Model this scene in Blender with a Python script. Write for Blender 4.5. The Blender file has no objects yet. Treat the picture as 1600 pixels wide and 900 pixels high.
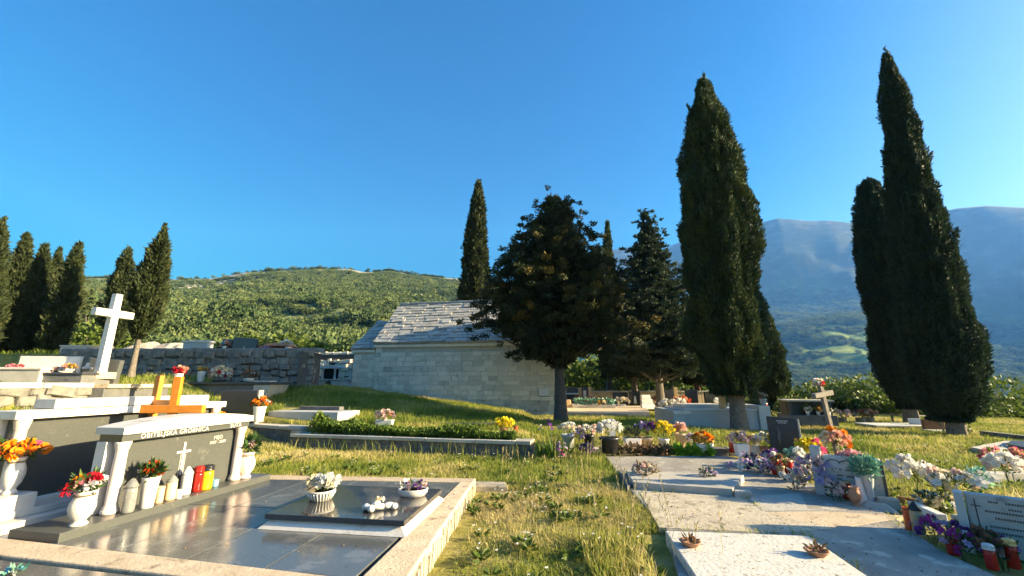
import bpy, math, random
import numpy as np
from mathutils import Vector, Matrix
random.seed(7); rng = np.random.default_rng(7)
SC = bpy.context.scene
COL = SC.collection
R = math.radians

# ------------------------------------------------------------------ camera
EYE = 1.45
FPX = 640.0                                   # focal length in pixels of the 1600 px wide photograph
PITCH = math.atan(150.0 / FPX)
SN, CS = math.sin(PITCH), math.cos(PITCH)
cam = bpy.data.cameras.new('camera'); cam.sensor_width = 36.0; cam.lens = 36.0 * FPX / 1600.0
cam.clip_start = 0.05; cam.clip_end = 20000
camo = bpy.data.objects.new('camera', cam); COL.objects.link(camo)
camo.location = (0, 0, EYE); camo.rotation_euler = (R(90) + PITCH, 0, 0)
SC.camera = camo
# ------------------------------------------------------------------ light
SUN_AZ, SUN_EL = R(97), R(17.5)                 # azimuth from +Y towards +X
sd = Vector((math.sin(SUN_AZ) * math.cos(SUN_EL), math.cos(SUN_AZ) * math.cos(SUN_EL), math.sin(SUN_EL)))
w = bpy.data.worlds.new('World'); SC.world = w; w.use_nodes = True
nt = w.node_tree
sky = nt.nodes.new('ShaderNodeTexSky'); sky.sky_type = 'NISHITA'; sky.sun_disc = False
sky.sun_elevation = SUN_EL; sky.sun_rotation = SUN_AZ
sky.altitude = 200; sky.air_density = 0.9; sky.dust_density = 4.0; sky.ozone_density = 6.0
hs = nt.nodes.new('ShaderNodeHueSaturation'); hs.inputs['Saturation'].default_value = 1.35
nt.links.new(sky.outputs[0], hs.inputs['Color']); nt.links.new(hs.outputs[0], nt.nodes['Background'].inputs[0])
nt.nodes['Background'].inputs[1].default_value = 0.072
sl = bpy.data.lights.new('sun', 'SUN'); sl.energy = 5.0; sl.angle = R(0.5); sl.color = (1.0, 0.94, 0.86)
so = bpy.data.objects.new('sun', sl); COL.objects.link(so)
so.rotation_euler = (-sd).to_track_quat('-Z', 'Y').to_euler(); so.location = (40, 10, 30)
SC.view_settings.view_transform = 'Standard'; SC.view_settings.look = 'None'
SC.view_settings.gamma = 1.0; SC.view_settings.exposure = 1.9
SC.render.engine = 'CYCLES'
cy = SC.cycles
cy.use_denoising = True
cy.max_bounces = 6; cy.diffuse_bounces = 3; cy.glossy_bounces = 3; cy.transmission_bounces = 4
cy.volume_bounces = 0; cy.transparent_max_bounces = 6; cy.caustics_reflective = False; cy.caustics_refractive = False
cy.sample_clamp_indirect = 4.0

# ------------------------------------------------------------------ where things stand
def ray(u, v):
    x = (u - 800) / FPX; y = -(v - 450) / FPX
    return x, CS - y * SN, SN + y * CS
def at(u, v, z):                              # the point at height z seen at a pixel
    x, y, k = ray(u, v); s = (z - EYE) / k
    return Vector((x * s, y * s, z))
def dep(u, v, d):                             # the point at a depth
    x, y, k = ray(u, v)
    return Vector((x * d, y * d, EYE + k * d))
def atY(u, v, Y):
    x, y, k = ray(u, v)
    return Vector((x * Y / y, Y, EYE + k * Y / y))
def atX(u, v, X):
    x, y, k = ray(u, v)
    return Vector((X, y * X / x, EYE + k * X / x))

# ------------------------------------------------------------------ numbers
def _h(ix, iy, seed):
    n = (ix.astype(np.int64) * 374761393 + iy.astype(np.int64) * 668265263 + seed * 982451653) & 0x7fffffff
    n = ((n ^ (n >> 13)) * 1274126177) & 0x7fffffff
    return ((n ^ (n >> 16)) & 0xffff) / 65535.0
def vnoise(x, y, seed=0):
    x = np.asarray(x, float); y = np.asarray(y, float)
    ix = np.floor(x); iy = np.floor(y); fx = x - ix; fy = y - iy
    fx = fx * fx * (3 - 2 * fx); fy = fy * fy * (3 - 2 * fy)
    a = _h(ix, iy, seed); b = _h(ix + 1, iy, seed); c = _h(ix, iy + 1, seed); d = _h(ix + 1, iy + 1, seed)
    return (a + (b - a) * fx) * (1 - fy) + (c + (d - c) * fx) * fy
def fbm(x, y, seed=0, oct=4, gain=.5):
    s = 0; a = 1; t = 0
    for i in range(oct):
        s = s + a * vnoise(x * 2 ** i, y * 2 ** i, seed + i * 17); t += a; a *= gain
    return s / t
def sstep(a, b, x):
    t = np.clip((np.asarray(x, float) - a) / (b - a), 0, 1); return t * t * (3 - 2 * t)

# ------------------------------------------------------------------ materials
def nodes_of(m):
    m.use_nodes = True; t = m.node_tree; return t, t.nodes, t.links, t.nodes['Principled BSDF']
MATS = {}
def stone(name, c1, c2, scale=6, rough=.8, bump=.25, bscale=40, spots=None, spot_scale=3, spot_amt=.55, spec=.4, metal=0, detail=6, coat=0):
    m = bpy.data.materials.new(name); t, N, L, B = nodes_of(m)
    g = N.new('ShaderNodeNewGeometry')
    oi = N.new('ShaderNodeObjectInfo')
    n1 = N.new('ShaderNodeTexNoise'); n1.inputs['Scale'].default_value = scale; n1.inputs['Detail'].default_value = detail; n1.inputs['Roughness'].default_value = .65
    L.new(g.outputs['Position'], n1.inputs['Vector'])
    cr = N.new('ShaderNodeValToRGB'); cr.color_ramp.elements[0].position = .3; cr.color_ramp.elements[1].position = .7
    cr.color_ramp.elements[0].color = (*c1, 1); cr.color_ramp.elements[1].color = (*c2, 1)
    L.new(n1.outputs[0], cr.inputs[0]); out = cr.outputs[0]
    if spots:
        n2 = N.new('ShaderNodeTexNoise'); n2.inputs['Scale'].default_value = spot_scale; n2.inputs['Detail'].default_value = 8; n2.inputs['Roughness'].default_value = .7
        L.new(g.outputs['Position'], n2.inputs['Vector'])
        c2r = N.new('ShaderNodeValToRGB'); c2r.color_ramp.elements[0].position = spot_amt; c2r.color_ramp.elements[1].position = spot_amt + .06
        L.new(n2.outputs[0], c2r.inputs[0])
        mx = N.new('ShaderNodeMix'); mx.data_type = 'RGBA'
        L.new(c2r.outputs[0], mx.inputs[0]); L.new(out, mx.inputs[6]); mx.inputs[7].default_value = (*spots, 1); out = mx.outputs[2]
    hv = N.new('ShaderNodeHueSaturation'); L.new(out, hv.inputs['Color'])
    mr = N.new('ShaderNodeMapRange'); mr.inputs[3].default_value = .84; mr.inputs[4].default_value = 1.13
    L.new(oi.outputs['Random'], mr.inputs[0]); L.new(mr.outputs[0], hv.inputs['Value'])
    L.new(hv.outputs[0], B.inputs['Base Color'])
    B.inputs['Roughness'].default_value = rough; B.inputs['Specular IOR Level'].default_value = spec; B.inputs['Metallic'].default_value = metal
    if coat: B.inputs['Coat Weight'].default_value = coat; B.inputs['Coat Roughness'].default_value = .05
    if bump:
        nb = N.new('ShaderNodeTexNoise'); nb.inputs['Scale'].default_value = bscale; nb.inputs['Detail'].default_value = 5
        L.new(g.outputs['Position'], nb.inputs['Vector'])
        bp = N.new('ShaderNodeBump'); bp.inputs['Strength'].default_value = bump; bp.inputs['Distance'].default_value = .02
        L.new(nb.outputs[0], bp.inputs['Height']); L.new(bp.outputs[0], B.inputs['Normal'])
    MATS[name] = m; return m
def leafy(name, ramp, rough=.6, trans=.25, spec=.25):
    """colour by the per-leaf attribute 'tint' (leaf colour; cypress crowns also paint inner shade into it)"""
    m = bpy.data.materials.new(name); t, N, L, B = nodes_of(m)
    a = N.new('ShaderNodeAttribute'); a.attribute_name = 'tint'
    cr = N.new('ShaderNodeValToRGB'); e = cr.color_ramp.elements
    for i, (p, c) in enumerate(ramp):
        x = e[i] if i < 2 else e.new(p)
        x.position = p; x.color = (*c, 1)
    L.new(a.outputs['Fac'], cr.inputs[0]); L.new(cr.outputs[0], B.inputs['Base Color'])
    B.inputs['Roughness'].default_value = rough; B.inputs['Specular IOR Level'].default_value = spec
    if trans:
        tr = N.new('ShaderNodeBsdfTranslucent'); L.new(cr.outputs[0], tr.inputs[0])
        mx = N.new('ShaderNodeMixShader'); mx.inputs[0].default_value = trans
        L.new(B.outputs[0], mx.inputs[1]); L.new(tr.outputs[0], mx.inputs[2]); L.new(mx.outputs[0], N['Material Output'].inputs[0])
    MATS[name] = m; return m
def plain(name, c, rough=.5, trans=0, spec=.4, var=.2, alpha=1, transmission=0):
    m = stone(name, tuple(x * (1 - var) for x in c), tuple(min(1, x * (1 + var)) for x in c), scale=25, rough=rough, bump=0, spec=spec)
    B = m.node_tree.nodes['Principled BSDF']
    B.inputs['Transmission Weight'].default_value = transmission
    B.inputs['Alpha'].default_value = alpha
    if trans:
        N, L = m.node_tree.nodes, m.node_tree.links
        tr = N.new('ShaderNodeBsdfTranslucent'); tr.inputs[0].default_value = (*c, 1)
        mx = N.new('ShaderNodeMixShader'); mx.inputs[0].default_value = trans
        L.new(B.outputs[0], mx.inputs[1]); L.new(tr.outputs[0], mx.inputs[2]); L.new(mx.outputs[0], N['Material Output'].inputs[0])
    return m
stone('white_marble', (.58, .53, .47), (.72, .68, .62), 5, .5, .12, 60, (.44, .40, .34), 3, .575)
stone('pink_marble', (.62, .50, .45), (.72, .60, .54), 7, .4, .06, 60, (.5, .40, .36), 6, .62)
stone('grey_granite', (.062, .066, .063), (.092, .096, .090), 60, .33, .03, 200, (.125, .125, .115), 5, .6, spec=.5)
stone('polished_granite', (.075, .078, .078), (.115, .118, .116), 90, .2, .012, 120, (.15, .15, .145), 3.5, .54, spec=.5, coat=.15)
stone('black_granite', (.022, .022, .025), (.04, .04, .043), 120, .13, .008, 120, (.07, .07, .07), 4, .6, spec=.6, coat=.5)
stone('matt_black_granite', (.025, .025, .026), (.045, .045, .046), 60, .4, .03, 120, (.06, .058, .055), 8, .6)
stone('dark_granite', (.035, .037, .042), (.06, .062, .068), 60, .3, .03, 120, None, spec=.5)
stone('beige_concrete', (.45, .345, .23), (.60, .48, .345), 5, .85, .35, 45, (.30, .23, .16), 4, .58)
stone('rough_concrete', (.33, .28, .21), (.50, .43, .33), 5, .95, .4, 30, (.22, .19, .145), 7, .555)
stone('pavement', (.20, .185, .165), (.34, .31, .27), 2.2, .95, .5, 60, (.44, .40, .34), 3.1, .57, spec=.2)
stone('pale_concrete', (.36, .335, .29), (.48, .45, .40), 4, .95, .4, 50, (.27, .26, .24), 7, .60)
stone('chipped_slab', (.50, .47, .42), (.62, .59, .54), 9, .9, .3, 35, (.17, .155, .135), 17, .575)
stone('old_marble', (.38, .375, .365), (.47, .465, .45), 6, .6, .1, 60, (.30, .29, .275), 5, .62)
stone('grey_tomb', (.42, .42, .41), (.50, .50, .49), 3, .75, .1, 60, (.36, .36, .355), 4, .64)
stone('dark_concrete', (.10, .10, .10), (.16, .158, .15), 4, .9, .5, 40, (.07, .07, .07), 6, .58)
stone('limestone', (.56, .50, .40), (.68, .615, .50), 3.2, .92, .8, 28, (.42, .38, .31), 5, .60)
stone('stained_limestone', (.40, .365, .30), (.54, .49, .41), 3.2, .92, .8, 28, (.26, .24, .205), 5, .57)
stone('mortar', (.44, .39, .315), (.56, .505, .42), 8, .95, .5, 40, (.26, .25, .23), 6, .6)
stone('roof_stone', (.27, .26, .24), (.43, .415, .385), 5, .9, .6, 25, (.19, .185, .175), 8, .58)
stone('rubble_stone', (.12, .112, .10), (.24, .228, .20), 5, .95, .8, 22, (.13, .125, .11), 7, .58)
stone('rubble_core', (.07, .066, .06), (.12, .112, .10), 9, .95, .8, 22)
stone('rock', (.42, .36, .29), (.58, .51, .42), 1.2, .95, .8, 9, (.32, .27, .21), 2, .57)
stone('bark', (.10, .085, .07), (.20, .17, .14), 14, .95, .9, 45, (.06, .05, .042), 22, .56)
stone('dark_bark', (.055, .047, .04), (.12, .10, .085), 14, .95, .9, 45, (.035, .03, .026), 22, .56)
stone('red_bark', (.15, .075, .04), (.24, .12, .065), 14, .95, .9, 45)
stone('orange_wood', (.50, .16, .012), (.62, .23, .03), 18, .42, .12, 60, (.42, .12, .012), 9, .64)
stone('weathered_wood', (.15, .13, .108), (.24, .215, .185), 20, .9, .5, 60, (.15, .13, .11), 14, .6)
stone('brown_wood', (.13, .06, .03), (.2, .1, .05), 14, .7, .3, 60)
stone('soil', (.13, .10, .065), (.21, .165, .11), 9, 1, .9, 35, (.09, .07, .045), 13, .58)
plain('white_plastic', (.74, .71, .68), .35, .1, var=.05)
plain('white_ceramic', (.70, .66, .62), .3, 0, var=.05)
plain('pink_ceramic', (.72, .58, .53), .3, 0, var=.05)
plain('grey_plastic', (.46, .47, .46), .5, 0, var=.08)
plain('cream_wax', (.76, .60, .38), .5, .25, var=.08)
plain('red_glass', (.40, .02, .012), .12, .25, spec=.6, var=.15)
plain('orange_glass', (.52, .10, .02), .12, .3, spec=.6, var=.15)
plain('yellow_glass', (.75, .52, .02), .2, .25, spec=.6, var=.2)
plain('clear_plastic', (.75, .76, .74), .15, 0, spec=.5, var=.05, transmission=.75)
plain('black_plastic', (.02, .02, .022), .35, 0, var=.2)
plain('gold_metal', (.55, .38, .14), .35, 0, var=.1)
plain('silver_metal', (.55, .55, .55), .3, 0, var=.1)
plain('blue_plastic', (.25, .52, .66), .4, .1, var=.1)
plain('lettering', (.62, .58, .54), .6, var=.03)
plain('dark_lettering', (.09, .085, .08), .6, var=.03)
plain('terracotta', (.38, .19, .11), .8, var=.15)
plain('yellow_stone', (.52, .36, .20), .8, var=.15)
FL = {'red': (.45, .015, .03), 'white': (.72, .70, .66), 'cream': (.70, .60, .42), 'orange': (.78, .24, .01), 'deep_orange': (.62, .10, .015), 'pink': (.68, .26, .30), 'hot_pink': (.60, .08, .20),
      'yellow': (.76, .60, .03), 'purple': (.16, .045, .26), 'lilac': (.42, .32, .50), 'salmon': (.66, .34, .24), 'pale_pink': (.68, .48, .44), 'navy': (.03, .035, .12), 'magenta': (.38, .05, .28), 'brown': (.22, .12, .07), 'mint': (.30, .55, .42), 'sky': (.2, .5, .62), 'dull': (.40, .36, .31), 'gold': (.60, .36, .08)}
for k, c in FL.items(): plain('petal_' + k, c, .6, .3, .2, .18)
leafy('cypress_leaf', [(0, (.016, .030, .015)), (.4, (.034, .056, .023)), (.75, (.075, .095, .030)), (1, (.14, .14, .042))], .7, .15)
leafy('cypress_leaf_bluish', [(0, (.014, .028, .016)), (.5, (.028, .050, .028)), (.9, (.055, .075, .032)), (1, (.08, .09, .04))], .7, .15)
leafy('olive_cypress_leaf', [(0, (.016, .024, .010)), (.5, (.036, .050, .018)), (.85, (.065, .072, .026)), (1, (.10, .095, .045))], .7, .15)
leafy('cone_bearing_leaf', [(0, (.012, .022, .012)), (.45, (.030, .044, .018)), (.70, (.075, .070, .022)), (1, (.19, .135, .035))], .7, .15)
leafy('spruce_leaf', [(0, (.016, .032, .019)), (.6, (.042, .066, .036)), (1, (.10, .12, .055))], .7, .15)
leafy('bush_leaf', [(0, (.035, .065, .014)), (.5, (.09, .135, .024)), (1, (.19, .23, .04))], .6, .3)
leafy('ivy_leaf', [(0, (.04, .08, .014)), (.5, (.10, .16, .025)), (1, (.20, .24, .045))], .45, .3)
leafy('pot_leaf', [(0, (.015, .04, .012)), (.5, (.04, .085, .025)), (1, (.12, .18, .04))], .45, .25)
leafy('mint_leaf', [(0, (.03, .12, .09)), (.5, (.10, .27, .20)), (1, (.34, .52, .42))], .45, .2)
leafy('dry_leaf', [(0, (.10, .06, .03)), (.5, (.18, .12, .06)), (1, (.28, .21, .11))], .8, .2)
leafy('sword_leaf', [(0, (.03, .07, .012)), (.5, (.09, .16, .022)), (1, (.20, .28, .04))], .45, .3)
leafy('lettuce_leaf', [(0, (.10, .22, .01)), (.5, (.20, .36, .02)), (1, (.34, .48, .04))], .45, .35)
leafy('grass', [(0, (.08, .13, .018)), (.35, (.17, .225, .034)), (.62, (.28, .30, .058)), (.84, (.42, .37, .12)), (1, (.55, .46, .22))], .6, .4, .15)
leafy('scrub_leaf', [(0, (.030, .058, .026)), (.5, (.078, .118, .046)), (1, (.16, .19, .075))], .8, .25, .1)
M = MATS

# ------------------------------------------------------------------ mesh helpers
def fast_mesh(name, V, F, tint=None, smooth=False):
    V = np.asarray(V, np.float32); F = np.asarray(F, np.int32); k = F.shape[1]
    me = bpy.data.meshes.new(name)
    me.vertices.add(len(V)); me.vertices.foreach_set('co', V.ravel())
    me.loops.add(F.size); me.loops.foreach_set('vertex_index', F.ravel())
    me.polygons.add(len(F)); me.polygons.foreach_set('loop_start', np.arange(0, F.size, k, dtype=np.int32))
    if smooth: me.polygons.foreach_set('use_smooth', np.ones(len(F), bool))
    if tint is not None:
        a = me.attributes.new('tint', 'FLOAT', 'FACE'); a.data.foreach_set('value', np.asarray(tint, np.float32))
    me.update(calc_edges=True); return me
def link(name, me, mat=None, parent=None, loc=None, rot=None):
    o = bpy.data.objects.new(name, me); COL.objects.link(o)
    if mat is not None and me is not None and len(me.materials) == 0: me.materials.append(M[mat] if isinstance(mat, str) else mat)
    if parent is not None: o.parent = parent
    if loc is not None: o.location = loc
    if rot is not None: o.rotation_euler = rot if hasattr(rot, '__len__') else (0, 0, rot)
    return o
def tag(o, label=None, cat=None, group=None, kind=None):
    if label: o['label'] = label
    if cat: o['category'] = cat
    if group: o['group'] = group
    if kind: o['kind'] = kind
    return o
def thing(name, label, cat, loc=(0, 0, 0), rot=0, group=None):
    o = link(name, None, None, None, loc, rot); o.empty_display_size = .1
    return tag(o, label, cat, group)
class MB:
    def __init__(s): s.v = []; s.f = []
    def add(s, V, F, T=None):
        n = len(s.v)
        for p in V: s.v.append(tuple(T @ Vector(p)) if T is not None else tuple(p))
        for f in F: s.f.append(tuple(i + n for i in f))
        return s
    def box(s, x0, y0, z0, x1, y1, z1, T=None):
        V = [(x0, y0, z0), (x1, y0, z0), (x1, y1, z0), (x0, y1, z0), (x0, y0, z1), (x1, y0, z1), (x1, y1, z1), (x0, y1, z1)]
        return s.add(V, [(3, 2, 1, 0), (4, 5, 6, 7), (0, 1, 5, 4), (1, 2, 6, 5), (2, 3, 7, 6), (3, 0, 4, 7)], T)
    def frustum(s, b, t, T=None):            # two loops of equal length
        n = len(b); F = [tuple(range(n - 1, -1, -1)), tuple(range(n, 2 * n))]
        F += [(i, (i + 1) % n, n + (i + 1) % n, n + i) for i in range(n)]
        return s.add(list(b) + list(t), F, T)
    def prism(s, poly, z0, z1, T=None):
        return s.frustum([(p[0], p[1], z0) for p in poly], [(p[0], p[1], z1) for p in poly], T)
    def lathe(s, prof, n=20, T=None, sx=1, sy=1):
        V = []; F = []
        for r, z in prof:
            for i in range(n):
                a = 2 * math.pi * i / n; V.append((r * math.cos(a) * sx, r * math.sin(a) * sy, z))
        for k in range(len(prof) - 1):
            for i in range(n):
                j = (i + 1) % n; F.append((k * n + i, k * n + j, (k + 1) * n + j, (k + 1) * n + i))
        F.append(tuple(range(n - 1, -1, -1))); F.append(tuple(range((len(prof) - 1) * n, len(prof) * n)))
        return s.add(V, F, T)
    def tube(s, pts, rad, n=6):
        pts = [Vector(p) for p in pts]
        if not hasattr(rad, '__len__'): rad = [rad] * len(pts)
        V = []; F = []
        for k, p in enumerate(pts):
            d = (pts[min(k + 1, len(pts) - 1)] - pts[max(k - 1, 0)]).normalized()
            a = d.cross(Vector((.31, .17, .93)));
            if a.length < .05: a = d.cross(Vector((1, 0, 0)))
            a.normalize(); b = d.cross(a)
            for i in range(n):
                t = 2 * math.pi * i / n; V.append(tuple(p + (a * math.cos(t) + b * math.sin(t)) * rad[k]))
        for k in range(len(pts) - 1):
            for i in range(n):
                j = (i + 1) % n; F.append((k * n + i, k * n + j, (k + 1) * n + j, (k + 1) * n + i))
        F.append(tuple(range(n - 1, -1, -1))); F.append(tuple(range((len(pts) - 1) * n, len(pts) * n)))
        return s.add(V, F)
    def mesh(s, name, smooth=False):
        me = bpy.data.meshes.new(name); me.from_pydata(s.v, [], s.f)
        if smooth:
            for p in me.polygons: p.use_smooth = len(p.vertices) <= 4
        me.update(); return me
    def build(s, name, mat, parent=None, loc=None, rot=None, smooth=False, bevel=0):
        o = link(name, s.mesh(name, smooth), mat, parent, loc, rot)
        if bevel:
            b = o.modifiers.new('bevel', 'BEVEL'); b.width = bevel; b.segments = 2; b.limit_method = 'ANGLE'; b.angle_limit = R(40)
        return o
def text(s, size, mat, parent, loc, rot, name='inscription', extrude=.0015, align='CENTER', spacing=1.0):
    c = bpy.data.curves.new(name, 'FONT'); c.body = s; c.size = size; c.align_x = align; c.align_y = 'CENTER'; c.extrude = extrude; c.space_character = spacing
    c.resolution_u = 3
    o = bpy.data.objects.new(name, c); COL.objects.link(o); c.materials.append(M[mat]); o.parent = parent; o.location = loc; o.rotation_euler = rot
    me = bpy.data.meshes.new_from_object(o); bpy.data.objects.remove(o); bpy.data.curves.remove(c)
    o = bpy.data.objects.new(name, me); COL.objects.link(o)
    if not me.materials: me.materials.append(M[mat])
    o.parent = parent; o.location = loc; o.rotation_euler = rot
    return o

# ------------------------------------------------------------------ leaves
def unit(a): return a / np.maximum(np.linalg.norm(a, axis=-1, keepdims=True), 1e-9)
def blades(C, D, L, W, tint, bend=0.0, rg=rng):
    """leaf diamonds: base C, direction D, length L, width W -> V, F(quads), tint"""
    n = len(C); D = unit(D)
    A = unit(np.cross(D, unit(rg.normal(size=(n, 3)))))
    L = np.broadcast_to(np.asarray(L, float), (n,))[:, None]; W = np.broadcast_to(np.asarray(W, float), (n,))[:, None]
    V = np.empty((n, 4, 3))
    V[:, 0] = C; V[:, 1] = C + D * L * .5 + A * W * .5; V[:, 2] = C + D * L; V[:, 3] = C + D * L * .5 - A * W * .5
    if bend: V[:, 2, 2] -= bend * L[:, 0]
    return V.reshape(-1, 3), np.arange(n * 4).reshape(-1, 4), np.clip(tint, 0, 1)
def join(parts):
    Vs = []; Fs = []; Ts = []; n = 0
    for V, F, T in parts:
        Vs.append(V); Fs.append(F + n); Ts.append(T); n += len(V)
    return np.concatenate(Vs), np.concatenate(Fs), np.concatenate(Ts)
# ================================================================== THE GROUND
def uv_az(u, v):
    x, y, k = ray(u, v); return math.atan2(x, y), k / math.hypot(x, y)
def table(rows):
    a = sorted(uv_az(u, v) for u, v in rows); return np.array([q[0] for q in a]), np.array([q[1] for q in a])
RIDGE_A = table([(-300, 436), (-100, 438), (0, 434), (90, 437), (150, 432), (230, 436), (330, 434), (385, 424), (440, 421), (500, 418), (545, 419), (570, 424), (610, 421), (650, 428), (690, 432), (740, 436), (800, 452), (900, 480), (1000, 505)])
RIDGE_B = table([(500, 470), (700, 440), (800, 420), (880, 403), (925, 392), (960, 387), (990, 382), (1020, 392), (1050, 380), (1075, 370), (1130, 362), (1185, 345), (1215, 337), (1260, 341), (1300, 341), (1345, 347), (1400, 341), (1450, 331), (1495, 321), (1540, 317), (1600, 320), (1800, 330)])
MID_B = table([(800, 500), (1000, 490), (1200, 477), (1340, 470), (1430, 500), (1500, 535), (1570, 541), (1650, 546), (1800, 550)])
R1, RM, R2 = 450.0, 2300.0, 3200.0
AZ0, AZ1 = uv_az(790, 600)[0], uv_az(960, 600)[0]
def H_near(x, y):
    t = np.clip((1 - x) / 8, 0, 1) * np.clip((y - 10.4) / 4.4, 0, 1)
    back = .3 + t
    yw = 8.86 + np.maximum(.39 - x, 0) * .238
    yw = np.where(x < -5.12, np.maximum(yw, 10.52 + (-5.12 - x) * .5), yw)
    zl = .05 + .95 * sstep(-5.6, -9, x) 
    front = np.where(x < -4.5, zl, 0.0) * sstep(-4.4, -5.4, x)
    fade = 1 - .75 * sstep(4, 8, x)
    ramp = sstep(9.3, 11.3, y) * .2 * fade
    stepw = sstep(yw + .1, yw + .26, y)
    left = front * (1 - stepw) + np.maximum(back, front) * stepw
    k = sstep(.3, .9, x)
    z = left * (1 - k) + (ramp + t * 0) * k
    w1 = np.where(y < 11.0, .12, 1.6)
    l1 = sstep(-9.05, -9.05 - w1, x) if np.isscalar(w1) else np.clip((-9.1 - x) / w1, 0, 1)
    z = z * (1 - l1) + np.maximum(z, 1.42 + .22 * sstep(10, 14, y)) * l1
    l2 = np.clip((y - 15.35) / .12, 0, 1) * np.clip((-7.6 - .46 * (y - 15) - x) / .15, 0, 1)
    z = z * (1 - l2) + 2.55 * l2
    z = z + .05 * (fbm(x * .8, y * .8, 3) - .5) * (1 - l2) * sstep(5, 9, np.hypot(x + 1, y))
    return z
def H(x, y):
    x = np.asarray(x, float); y = np.asarray(y, float)
    r = np.hypot(x, y); az = np.arctan2(x, y)
    zn = H_near(x, y)
    # wooded hill
    ta = np.interp(az, *RIDGE_A)
    s = np.clip((r - 40) / (R1 - 40), 0, 1)
    za = 2.8 + (R1 * ta - 1.4) * s ** 1.35
    n = fbm(x / 95 + 5, y / 95, 11, 5) - .5
    spur = np.abs(fbm(x / 150 + 9.3, y / 150 + 3.1, 23, 4) - .5) * 2
    za = za + (58 * n - 52 * (spur - .35)) * np.minimum(s * 2.2, 1) * (1 - s) ** .7 * 1.25
    gul = np.clip(1 - np.abs(fbm(x / 190 + 2, y / 190 + 7, 37, 4) - .5) * 7, 0, 1)
    za = za - 24 * gul * np.minimum(s * 2.5, 1) * (1 - s) ** .4
    za = np.minimum(za, 1.4 + r * ta * (.60 + .38 * s) - 1.5)
    za = np.where(r > R1, R1 * ta + 1.4 - (r - R1) * .25, za)
    za = np.maximum(za, -20)
    # valley and far mountain
    tb = np.interp(az, *RIDGE_B); tm = np.interp(az, *MID_B)
    zv = np.interp(r, [0, 22, 40, 90, 300, 600], [0, -.2, -3, -9, -22, -25])
    sm = np.clip((r - 600) / (RM - 600), 0, 1); sr = np.clip((r - RM) / (R2 - RM), 0, 1)
    zm = -25 + (RM * tm + 26) * sm ** 1.1
    zm = zm + 130 * (fbm(x / 260, y / 260, 31, 5) - .5) * np.minimum(sm * 4, 1) * (1 - sr)
    zb = np.where(r > 600, zm, zv)
    up = (R2 * tb + 1.4 - RM * tm) * sr ** .96
    rib = .5 - np.abs(fbm(x / 420 + 3, y / 420, 47, 5) - .5) * 3
    zb = zb + up + rib * 70 * np.minimum(sr * 3, 1) * (1 - sr) + 70 * (fbm(x / 160, y / 160, 53, 5) - .5) * np.minimum(sr * 3, 1) * (1 - sr)
    zb = np.where(r > R2, R2 * tb + 1.4 - (r - R2) * .2, zb)
    wr = sstep(AZ0, AZ1, az)
    back_az = np.abs(az) > 1.45
    zf = np.where(back_az, 0, 1) * (za * (1 - wr) + zb * wr)
    k = sstep(26, 42, r)
    return zn * (1 - k) + zf * k
def Hs(x, y): return float(H(np.array([x]), np.array([y]))[0])
def foot(u, v, z=.1):                         # where a pixel's ray meets the ground
    for _ in range(12):
        p = at(u, v, z); z = Hs(p.x, p.y) * .6 + z * .4
    return at(u, v, z)

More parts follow.
